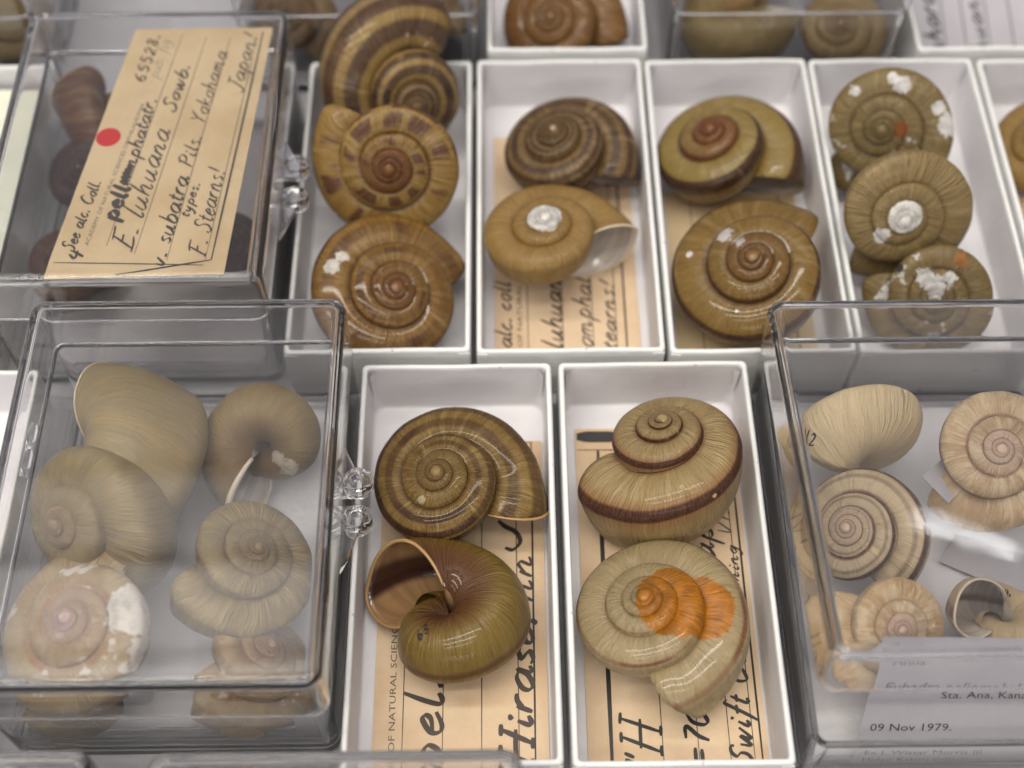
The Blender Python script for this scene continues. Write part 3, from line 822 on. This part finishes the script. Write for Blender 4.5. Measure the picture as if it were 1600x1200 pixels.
# ------------------------------------------------------------------ lettering
# Pen strokes of a small sloping hand: x to the right, baseline 0, small letters 1 high.
G = {
 'a': (1.0, [[(.78, .86), (.45, 1), (.1, .65), (.08, .2), (.35, .0), (.68, .35), (.82, .95), (.76, .3), (.86, .02), (1.05, .22)]]),
 'b': (.9, [[(.2, 2.0), (.12, 1.0), (.08, .1), (.4, -.02), (.75, .4), (.65, .9), (.35, .95), (.12, .5)]]),
 'c': (.8, [[(.68, .82), (.45, 1), (.1, .62), (.12, .15), (.4, 0), (.75, .25)]]),
 'e': (.8, [[(.1, .45), (.5, .6), (.62, .85), (.4, 1), (.1, .6), (.14, .12), (.4, 0), (.78, .28)]]),
 'f': (.7, [[(.75, 1.85), (.5, 2.0), (.38, 1.5), (.25, .2), (.1, -.75)], [(.05, .95), (.65, 1.02)]]),
 'g': (.95, [[(.78, .86), (.45, 1), (.1, .6), (.3, .1), (.65, .35), (.82, .95), (.7, -.4), (.35, -.9), (.05, -.6)]]),
 'h': (1.0, [[(.25, 2.0), (.15, 1.0), (.08, 0)], [(.1, .45), (.4, .95), (.66, .8), (.62, .15), (.78, .0), (.98, .2)]]),
 'i': (.5, [[(.16, .95), (.1, .15), (.25, 0), (.46, .22)], [(.16, 1.38), (.26, 1.44), (.36, 1.42)]]),
 'k': (.9, [[(.22, 2.0), (.1, 0)], [(.7, .98), (.14, .45), (.5, .2), (.78, .0), (.9, .1)]]),
 'l': (.5, [[(.25, 2.0), (.14, .9), (.14, .12), (.28, 0), (.46, .2)]]),
 'm': (1.5, [[(.12, .95), (.06, 0)], [(.09, .5), (.35, .96), (.52, .8), (.46, 0)], [(.5, .5), (.78, .97), (.98, .8), (.94, .15), (1.1, 0), (1.4, .25)]]),
 'n': (1.05, [[(.12, .95), (.06, 0)], [(.09, .5), (.4, .97), (.62, .8), (.58, .15), (.74, 0), (1.0, .22)]]),
 'o': (.85, [[(.45, 1), (.12, .7), (.1, .2), (.38, 0), (.7, .35), (.68, .8), (.42, 1), (.6, .9), (.85, .95)]]),
 'p': (.95, [[(.16, 1.05), (.05, -1.0)], [(.12, .5), (.4, .98), (.74, .75), (.68, .2), (.38, .02), (.1, .25)]]),
 'r': (.7, [[(.12, .95), (.06, 0)], [(.09, .5), (.3, .9), (.62, .95)]]),
 's': (.7, [[(.62, .88), (.38, 1), (.16, .78), (.4, .5), (.54, .2), (.3, 0), (.04, .15)]]),
 't': (.6, [[(.3, 1.6), (.18, .3), (.3, 0), (.55, .2)], [(.02, 1.02), (.55, 1.08)]]),
 'u': (1.05, [[(.12, .95), (.08, .2), (.3, 0), (.6, .35), (.72, .95), (.66, .2), (.82, 0), (1.02, .2)]]),
 'v': (.85, [[(.08, .95), (.28, 0), (.72, .95)]]),
 'w': (1.3, [[(.08, .95), (.2, .1), (.36, .1), (.6, .85), (.66, .1), (.85, .1), (1.15, .98)]]),
 'y': (.95, [[(.12, .95), (.12, .35), (.35, .1), (.72, .95)], [(.72, .95), (.5, -.3), (.2, -.95), (.0, -.7)]]),
 'C': (1.3, [[(1.15, 1.6), (.85, 2.0), (.35, 1.55), (.15, .7), (.45, 0), (.95, .2), (1.2, .55)]]),
 'E': (1.3, [[(.5, 2.0), (.28, 0)], [(.2, 1.98), (.85, 2.0), (1.25, 2.08)], [(.4, 1.05), (.95, 1.1)], [(.05, .0), (.7, .02), (1.15, .2)]]),
 'F': (1.3, [[(.55, 1.9), (.25, .05)], [(.1, 1.85), (.7, 2.0), (1.35, 1.95)], [(.4, 1.0), (.95, 1.05)], [(.05, .02), (.5, .04)]]),
 'H': (1.5, [[(.4, 2.0), (.2, 0)], [(1.25, 2.0), (1.05, 0)], [(.1, 1.0), (.7, 1.05), (1.4, 1.05)], [(.15, 2.0), (.65, 2.0)], [(1.0, 2.0), (1.5, 2.0)], [(.0, 0), (.45, 0)], [(.85, 0), (1.3, 0)]]),
 'J': (1.0, [[(.35, 1.95), (.7, 2.0), (1.1, 2.0)], [(.75, 2.0), (.55, .1), (.2, -.3), (-.05, .05)]]),
 'N': (1.4, [[(.25, 0), (.4, 2.0), (.9, 0), (1.2, 2.0)]]),
 'P': (1.2, [[(.4, 1.95), (.2, 0)], [(.15, 1.75), (.6, 2.05), (1.1, 1.75), (.9, 1.15), (.4, 1.0)]]),
 'S': (1.1, [[(1.05, 1.6), (.95, 1.95), (.55, 1.9), (.42, 1.45), (.75, 1.0), (.8, .4), (.45, 0), (.08, .2), (.15, .5)]]),
 'T': (1.2, [[(.2, 1.85), (.7, 2.0), (1.25, 1.98)], [(.75, 2.0), (.5, 0)]]),
 'V': (1.1, [[(.15, 1.9), (.4, 0), (1.0, 1.95)]]),
 'I': (.6, [[(.4, 2.0), (.2, 0)]]),
 'Y': (1.1, [[(.15, 1.95), (.5, 1.1), (1.05, 2.0)], [(.55, 1.1), (.4, 0)]]),
 '0': (.9, [[(.5, 1.5), (.15, 1.1), (.15, .35), (.4, 0), (.75, .4), (.75, 1.15), (.5, 1.5)]]),
 '2': (.9, [[(.12, 1.2), (.4, 1.5), (.72, 1.2), (.5, .6), (.1, .02), (.8, .05)]]),
 '3': (.9, [[(.15, 1.3), (.5, 1.5), (.7, 1.2), (.35, .8), (.75, .5), (.5, 0), (.1, .15)]]),
 '4': (.95, [[(.3, 1.6), (.15, .7), (.9, .75)], [(.7, 1.3), (.6, -.2)]]),
 '5': (.9, [[(.75, 1.5), (.3, 1.5), (.2, .9), (.6, .9), (.7, .4), (.4, 0), (.08, .15)]]),
 '6': (.9, [[(.65, 1.5), (.25, 1.0), (.12, .4), (.4, 0), (.7, .3), (.5, .75), (.15, .5)]]),
 '7': (.9, [[(.1, 1.5), (.8, 1.5), (.45, .7), (.35, 0)]]),
 '8': (.9, [[(.65, 1.3), (.4, 1.5), (.18, 1.2), (.65, .5), (.45, 0), (.15, .3), (.6, 1.0), (.65, 1.3)]]),
 '.': (.4, [[(.02, .02), (.2, .06), (.36, .04)]]), ',': (.4, [[(.2, .1), (.1, -.3)]]), ':': (.4, [[(.02, .02), (.2, .06), (.36, .04)], [(.1, .7), (.26, .74), (.42, .7)]]),
 '!': (.6, [[(.4, 2.0), (.25, .6)], [(.06, .03), (.2, .06), (.34, .03)]]), '=': (1.0, [[(.1, .5), (.9, .55)], [(.1, .95), (.9, 1.0)]]), '"': (.6, [[(.2, 2.0), (.15, 1.5)], [(.45, 2.0), (.4, 1.5)]]),
 '~': (2.6, [[(.0, .3), (.3, .9), (.5, .2), (.8, .9), (1.0, .1), (1.3, .9), (1.5, .2), (1.8, .8), (2.1, .2), (2.5, .6)], [(.1, .6), (1.2, .3), (2.4, .7)], [(.0, .1), (1.3, .8), (2.3, .3)]]),
}


def spline(P, n=7):
    P = np.array(P, float)
    if len(P) < 3: return np.linspace(P[0], P[-1], 5)
    Q = np.concatenate([[2*P[0]-P[1]], P, [2*P[-1]-P[-2]]]); out = []
    for i in range(1, len(Q)-2):
        for t in np.linspace(0, 1, n, endpoint=False):
            a, b, c, d = Q[i-1], Q[i], Q[i+1], Q[i+2]
            out.append(.5*(2*b+(c-a)*t+(2*a-5*b+4*c-d)*t*t+(3*b-a-3*c+d)*t**3))
    out.append(P[-1])
    return np.array(out)


class Ink:
    """Collects flat pen ribbons; f(x, y, lift) gives the place on the paper."""
    def __init__(self): self.V = []; self.F = []; self.k = 0

    def ribbon(self, P, w0, w1, f, pen=.7):
        d = np.gradient(P, axis=0); L = np.linalg.norm(d, axis=1); L[L == 0] = 1; d /= L[:, None]
        nrm = np.stack([-d[:, 1], d[:, 0]], 1); b = len(self.V); n = len(P)
        for i in range(n):
            w = w0+(w1-w0)*abs(math.sin(math.atan2(d[i, 1], d[i, 0])-pen))
            w *= .55+.45*min(1, 4*i/n+.2, 4*(n-1-i)/n+.2)
            lift = .004+.0006*(self.k % 9)+.0005*i/n
            for s in (-1, 1):
                q = P[i]+nrm[i]*w*s*.5
                self.V.append(f(q[0], q[1], lift))
        for i in range(n-1):
            a = b+2*i; self.F.append((a, a+2, a+3, a+1))
        self.k += 1

    def text(self, s, p0, p1, xh, f, w=.05, slant=.22, bold=1.0, jit=.03):
        """Writes s with its baseline from p0 to p1, small letters xh high."""
        rs = random.Random(s+str(p0))
        p0 = np.array(p0, float); p1 = np.array(p1, float)
        tot = sum((.7 if c == ' ' else G[c][0]+.12) for c in s)
        u = (p1-p0); length = np.linalg.norm(u); u /= length; v = np.array([-u[1], u[0]]); sx = length/tot
        x = 0.0
        for c in s:
            if c == ' ': x += .7; continue
            wd, strokes = G[c]
            dy = rs.uniform(-jit, jit)*1.5; k = 1+rs.uniform(-jit, jit)*2
            for st in strokes:
                Q = spline([(a+rs.uniform(-jit, jit), b*k+dy+rs.uniform(-jit, jit)) for a, b in st])
                P = p0+np.outer((x+Q[:, 0]+Q[:, 1]*slant)*sx, u)+np.outer(Q[:, 1]*xh, v)
                self.ribbon(P, w*.45*bold, w*bold, f)
            x += wd+.12

    def line(self, p0, p1, w, f):
        P = np.linspace(p0, p1, 12)
        self.ribbon(np.array(P), w, w, f)

    def done(self, name, mat, parent):
        o = mesh(name, self.V, self.F, mat, None, smooth=False)
        o.parent = parent
        return o


def typed(lines, f, mat, parent, name='printed_text'):
    """Print from the built-in face: (words, start, end, height) laid on the paper by f."""
    V = []; F = []
    for s, p0, p1, hgt, shear in lines:
        cu = bpy.data.curves.new('print', 'FONT'); cu.body = s; cu.resolution_u = 2; cu.shear = shear
        tmp = bpy.data.objects.new('print', cu); COL.objects.link(tmp)
        dg = bpy.context.evaluated_depsgraph_get()
        me = bpy.data.meshes.new_from_object(tmp.evaluated_get(dg))
        bpy.data.objects.remove(tmp); bpy.data.curves.remove(cu)
        if not len(me.vertices): continue
        P = np.array([v.co[:2] for v in me.vertices]); x0, x1 = P[:, 0].min(), P[:, 0].max()
        p0 = np.array(p0, float); p1 = np.array(p1, float); u = p1-p0; L = np.linalg.norm(u); u /= L; v = np.array([-u[1], u[0]])
        W = p0+np.outer((P[:, 0]-x0)/(x1-x0)*L, u)+np.outer(P[:, 1]*hgt/.7, v)
        b = len(V); V += [f(q[0], q[1], .005) for q in W]; F += [tuple(b+i for i in p.vertices) for p in me.polygons]
        bpy.data.meshes.remove(me)
    o = mesh(name, V, F, mat, None, smooth=False)
    o.parent = parent
    return o


def paper(name, P00, P10, P11, P01, zf, mat, label, cat='label', group=None, th=.022, nu=28, nv=14):
    """A sheet of paper between four points in plan, at the height zf(x, y)."""
    V = []
    for k in (0, 1):
        for i in range(nu+1):
            for j in range(nv+1):
                a, b = i/nu, j/nv
                p = (np.array(P00)*(1-a)+np.array(P10)*a)*(1-b)+(np.array(P01)*(1-a)+np.array(P11)*a)*b
                e = (random.random()-.5)*.02 if i in (0, nu) or j in (0, nv) else 0
                V.append((p[0]+e*.3, p[1]+e*.3, zf(p[0], p[1])-k*th))
    N = (nu+1)*(nv+1); F = []
    ix = lambda i, j: i*(nv+1)+j
    for i in range(nu):
        for j in range(nv):
            F.append((ix(i, j), ix(i, j+1), ix(i+1, j+1), ix(i+1, j))); F.append((N+ix(i, j), N+ix(i+1, j), N+ix(i+1, j+1), N+ix(i, j+1)))
    edge = [ix(i, 0) for i in range(nu)]+[ix(nu, j) for j in range(nv)]+[ix(i, nv) for i in range(nu, 0, -1)]+[ix(0, j) for j in range(nv, 0, -1)]
    for a, b in zip(edge, edge[1:]+edge[:1]): F.append((a, b, N+b, N+a))
    o = mesh(name, V, F, mat, smooth=False)
    bm = bmesh.new(); bm.from_mesh(o.data); bmesh.ops.recalc_face_normals(bm, faces=bm.faces); bm.to_mesh(o.data); bm.free()
    return tag(o, label, cat, group)


def flat_paper(x0, x1, y0, y1, z, mat, label, curl=.05, group='buff labels lying in the trays'):
    zf = lambda x, y: z+curl*(.5+.5*math.sin(x*1.1+y*.35+x0))*.6+curl*max(0, (y-y1+1.2))*.8
    o = paper('specimen_label', (x0, y0), (x0, y1), (x1, y1), (x1, y0), zf, mat, label, group=group)
    return o, (lambda x, y, l: (x, y, zf(x, y)+l))


# label under the two shells of the near left tray
o, f = flat_paper(-3.08, .70, -8.75, -.62, .19, M_BUFF, 'buff ruled label with brush-written name under the flamed shell and the upturned shell')
k = Ink(); k.text('pel.', (-1.60, -8.62), (-1.62, -6.45), .40, f, .13, .12, 1.0); k.text('Hirase,', (.33, -8.62), (.40, -5.05), .33, f, .125, .15)
k.text('nn', (.40, -4.8), (.40, -3.6), .3, f, .09)
k.ribbon(spline([(-.35, -2.75), (-.2, -2.9), (.05, -3.05), (.15, -3.3), (-.02, -3.5), (-.2, -3.45)]), .06, .12, f)
k.done('handwriting', M_BROWN_INK, o)
k = Ink()
for x, w in ((-2.44, .022), (-1.58, .022), (-.74, .022), (.06, .022)): k.line((x, -8.7), (x, -.75), w, f)
k.line((.40, -8.7), (.45, -.66), .045, f); k.line((.07, -.66), (.47, -.66), .02, f)
k.done('ruled_lines', M_INK, o)
typed([('MY OF NATURAL SCIENCES', (-2.60, -8.68), (-2.62, -5.05), .135, 0)], f, M_PRINT, o)

# label under the two shells of the near right tray
o, f = flat_paper(1.52, 5.36, -8.80, -.30, .19, M_BUFF, 'buff label with heavy black border and italic pen writing under the orange-stained shell')
k = Ink()
k.text('"H', (3.10, -8.72), (3.12, -7.55), .42, f, .09, .2); k.text('=70', (4.10, -8.62), (4.15, -7.35), .32, f, .1, .2)
k.text('Swift Coll.', (5.00, -8.62), (5.10, -5.45), .24, f, .085, .25); k.text('Cuming', (5.10, -5.0), (5.16, -3.45), .14, f, .045, .25); k.text('VI.', (5.06, -3.2), (5.06, -2.5), .16, f, .04, .2)
k.text('ap', (4.62, -3.85), (4.62, -2.85), .28, f, .07, .2)
k.done('handwriting', M_INK, o)
k = Ink()
for x, w in ((3.12, .022), (3.88, .022), (4.55, .022), (5.06, .022)): k.line((x, -8.75), (x, -.8), w, f)
k.line((2.02, -8.75), (2.06, -.9), .10, f); k.line((5.22, -8.75), (5.24, -.9), .05, f)
k.line((1.56, -.52), (2.6, -.52), .30, f); k.line((1.56, -.88), (5.2, -.88), .025, f)
k.done('ruled_lines', M_INK, o)

# label under the tan shell with the chalky tip
o, f = flat_paper(-.40, 3.30, 1.25, 9.2, .19, M_BUFF, 'buff ruled label with slanting pen writing under the shell with chalky white tip')
k = Ink()
k.text('alc. coll', (.02, 2.12), (0, 4.2), .22, f, .06, .25); k.text('luhuana', (1.30, 2.05), (1.30, 4.7), .27, f, .065, .3); k.text('omphala', (2.06, 2.1), (2.07, 4.7), .24, f, .055, .3)
k.text('tearns!', (2.66, 2.0), (2.68, 4.2), .2, f, .055, .3)
k.done('handwriting', M_BROWN_INK, o)
k = Ink()
for x, w in ((.44, .02), (1.33, .022), (2.10, .022), (2.70, .022)): k.line((x, 1.3), (x, 9.1), w, f)
k.line((2.94, 1.3), (2.96, 9.1), .05, f)
k.done('ruled_lines', M_INK, o)
typed([('EMY OF NATURAL SCIENCES', (.29, 1.45), (.28, 5.6), .12, 0)], f, M_PRINT, o)

# labels mostly hidden by the olive shells and by the shell at the picture edge
o, f = flat_paper(4.22, 7.75, 1.2, 7.1, .19, M_CREAM, 'cream label almost covered by the two olive shells')
k = Ink(); k.line((7.3, 1.3), (7.3, 7.0), .04, f); k.line((4.9, 1.3), (4.9, 7.0), .02, f); k.done('ruled_lines', M_INK, o)
o, f = flat_paper(13.35, 17.0, 1.2, 6.9, .19, M_BUFF, 'buff label at the right edge below the yellowish tan shell')
k = Ink(); k.line((13.9, 1.3), (13.9, 6.8), .03, f); k.done('ruled_lines', M_INK, o)

# the big label under the lid of the upper left box
a0, a1, b1, b0 = (-10.62, 1.55), (-9.58, 9.51), (-6.05, 9.51), (-6.52, 1.6)
zl = lambda x, y: 4.05-.010*(x+6)**2*.25-.05*max(0, 2.2-y)**2*2.2
o = paper('specimen_label', a0, a1, b1, b0, zl, M_CREAM, 'cream handwritten label with a red dot pressed under the clear lid')
f = lambda x, y, l: (x, y, zl(x, y)+l)
k = Ink()
k.text('4', (-9.86, 1.98), (-9.80, 2.32), .20, f, .075); k.text('See alc. Coll.', (-10.03, 2.29), (-9.71, 4.40), .155, f, .055, .25)
k.text('E. luhuana', (-8.70, 2.24), (-8.25, 6.0), .27, f, .055, .35); k.text('Sowb.', (-8.22, 6.55), (-8.02, 8.2), .19, f, .06, .3)
k.text('v. subatra', (-7.91, 1.80), (-7.62, 4.5), .23, f, .065, .25); k.text('Pils.', (-7.60, 4.75), (-7.46, 5.8), .19, f, .05, .25)
k.text('Yokohama', (-7.46, 6.15), (-7.12, 8.65), .20, f, .045, .25); k.text('Japan!', (-6.66, 7.22), (-6.42, 9.25), .20, f, .045, .3)
k.text('F. Stearns!', (-7.0, 2.07), (-6.80, 4.72), .22, f, .05, .3); k.text('types.', (-7.51, 3.25), (-7.34, 4.3), .13, f, .05, .2)
k.text('65528.', (-9.11, 7.60), (-8.90, 9.3), .19, f, .055, .2)
k.text('pell', (-9.20, 3.2), (-8.98, 4.25), .22, f, .13, .1); k.text('~', (-9.06, 4.25), (-8.97, 4.95), .22, f, .10); k.text('mphatatr.', (-8.98, 4.7), (-8.72, 7.05), .19, f, .06, .25)
k.done('handwriting', M_BROWN_INK, o)
k = Ink(); k.text('pub. fig', (-8.80, 7.75), (-8.62, 9.1), .15, f, .03, .3); k.done('pencil_note', M_PENCIL, o)
k = Ink()
for p, q, w in (((-9.30, 2.45), (-8.35, 9.3), .018), ((-8.62, 2.2), (-7.72, 9.2), .018), ((-7.86, 2.0), (-7.10, 9.2), .018), ((-6.98, 2.0), (-6.42, 9.1), .018), ((-6.84, 2.0), (-6.28, 9.35), .05),
                ((-10.45, 2.0), (-7.0, 1.86), .03), ((-9.0, 1.62), (-6.84, 2.0), .045)): k.line(p, q, w, f)
k.done('ruled_lines', M_INK, o)
typed([('ACADEMY OF NATURAL SCIENCES OF PHILADELPHIA', (-9.72, 2.47), (-9.0, 6.9), .10, 0)], f, M_PRINT, o)
dot = [f(-9.74+.30*math.cos(6.2832*i/32)*(1 if math.cos(6.2832*i/32) > -.9 else 1), 5.80+.30*math.sin(6.2832*i/32), .012) for i in range(32)]
mesh('red_dot', dot, [tuple(range(32))], M_RED, o, smooth=False)

o = paper('specimen_label', (-6.28, 2.4), (-6.22, 9.4), (-5.86, 9.4), (-5.92, 2.4), lambda x, y: 2.9+(x+6.25)*1.6, M_BUFF, 'plain buff slip tucked along the latch side of the red dot label')

# typed card and slips in the box with the propped lid, the slip in the box of tan shells, pale labels at the edges
zc = lambda x, y: .25+(y+8.68)*1.64-.03*max(0, x-9)**2
o = paper('typed_card', (7.02, -8.68), (11.9, -8.74), (12.1, -6.98), (7.34, -6.92), zc, M_WHITE_PAPER, 'white typed collection card standing behind the clear front of the propped-lid box', 'card')
f = lambda x, y, l: (x, y-l*.8, zc(x, y)+l*.6)
typed([('Anns', (7.55, -7.14), (8.2, -7.14), .09, 0), ('Euhadra peliomphala', (7.45, -7.50), (10.35, -7.52), .12, .3), ('Sta. Ana, Kanagawa', (8.7, -7.72), (11.1, -7.72), .09, 0), ('09 Nov 1979.', (7.33, -8.15), (9.02, -8.16), .10, 0),
       ('Ex I. Wistar Morris III', (7.27, -8.46), (9.72, -8.48), .085, 0), ('Hideo Katori collection', (7.26, -8.61), (9.76, -8.63), .085, 0)], f, M_INK, o)
zs = lambda x, y: 1.9+.12*(x-9)
paper('paper_slip', (9.1, -2.75), (9.75, -2.15), (10.2, -2.75), (9.6, -3.35), lambda x, y: 2.0-.2*(x-9.5), M_WHITE_PAPER, 'small folded white slip under the cream brown-edged shell', 'paper slip')
paper('paper_slip', (9.7, -4.0), (10.2, -3.3), (12.0, -3.9), (11.6, -5.0), lambda x, y: .30+.05*math.sin(x*2), M_WHITE_PAPER, 'larger white paper slip between the brown-edged shell and the mouth-up shell', 'paper slip')
paper('paper_slip', (-4.62, -8.0), (-4.60, -7.75), (-4.05, -7.65), (-3.98, -7.98), lambda x, y: .35+(y+8.0)*4.4, M_WHITE_PAPER, 'small white rounded slip upright in the front corner of the box of tan shells', 'paper slip')
o, f = flat_paper(-17.0, -13.0, 1.2, 10.2, 1.2, M_GREEN_PAPER, 'pale greenish slip in the tray beside the red dot label box', group=None)
zb = lambda x, y: .25+(y-11.1)*.22
o = paper('specimen_label', (11.75, 11.2), (11.75, 17.5), (15.5, 17.5), (15.5, 11.2), zb, M_WHITE_PAPER, 'off-white label with blue-black writing propped in the back corner tray')
f = lambda x, y, l: (x, y, zb(x, y)+l)
k = Ink(); k.text('Euhara', (12.75, 11.5), (12.6, 14.2), .26, f, .09); k.text('luhuana', (14.0, 11.4), (13.9, 14.4), .22, f, .07)
for x in (12.8, 13.4, 14.1, 14.8): k.line((x, 11.3), (x, 17), .03, f)
k.done('handwriting', M_INK, o)


# ------------------------------------------------------------------ numbers inked on shells
def ink_on(key, s, at, up, size):
    """Pen strokes laid on the shell's own surface round a point of it."""
    o, V, Q, sz = SHELLS[key]
    bvh = BVHTree.FromPolygons([tuple(v) for v in V], [tuple(int(i) for i in q) for q in Q])
    c, nrm, _, _ = bvh.find_nearest(Vector(at))
    if nrm.dot(c-Vector((0, 0, .1))) < 0: nrm = -nrm
    up = Vector(up); up = (up-nrm*up.dot(nrm)).normalized(); rt = up.cross(nrm).normalized()
    k = Ink()

    def f(x, y, l):
        p = c+rt*x+up*y+nrm*.3
        h = bvh.ray_cast(p, -nrm, 1.0)
        q = h[0] if h[0] is not None else c+rt*x+up*y
        return tuple(q+nrm*(.006+l*.3))
    wd = sum(G[ch][0]+.12 for ch in s)*size
    k.text(s, (-wd/2, -size*.6), (wd/2, -size*.6), size, f, size*.34)
    k.done('ink_number', M_INK, o)


for key, s, at, updir, size in INKS:
    o = SHELLS[key][0]
    R = o.matrix_world.to_3x3().normalized().inverted()
    ink_on(key, s, at, R @ Vector(updir), size)
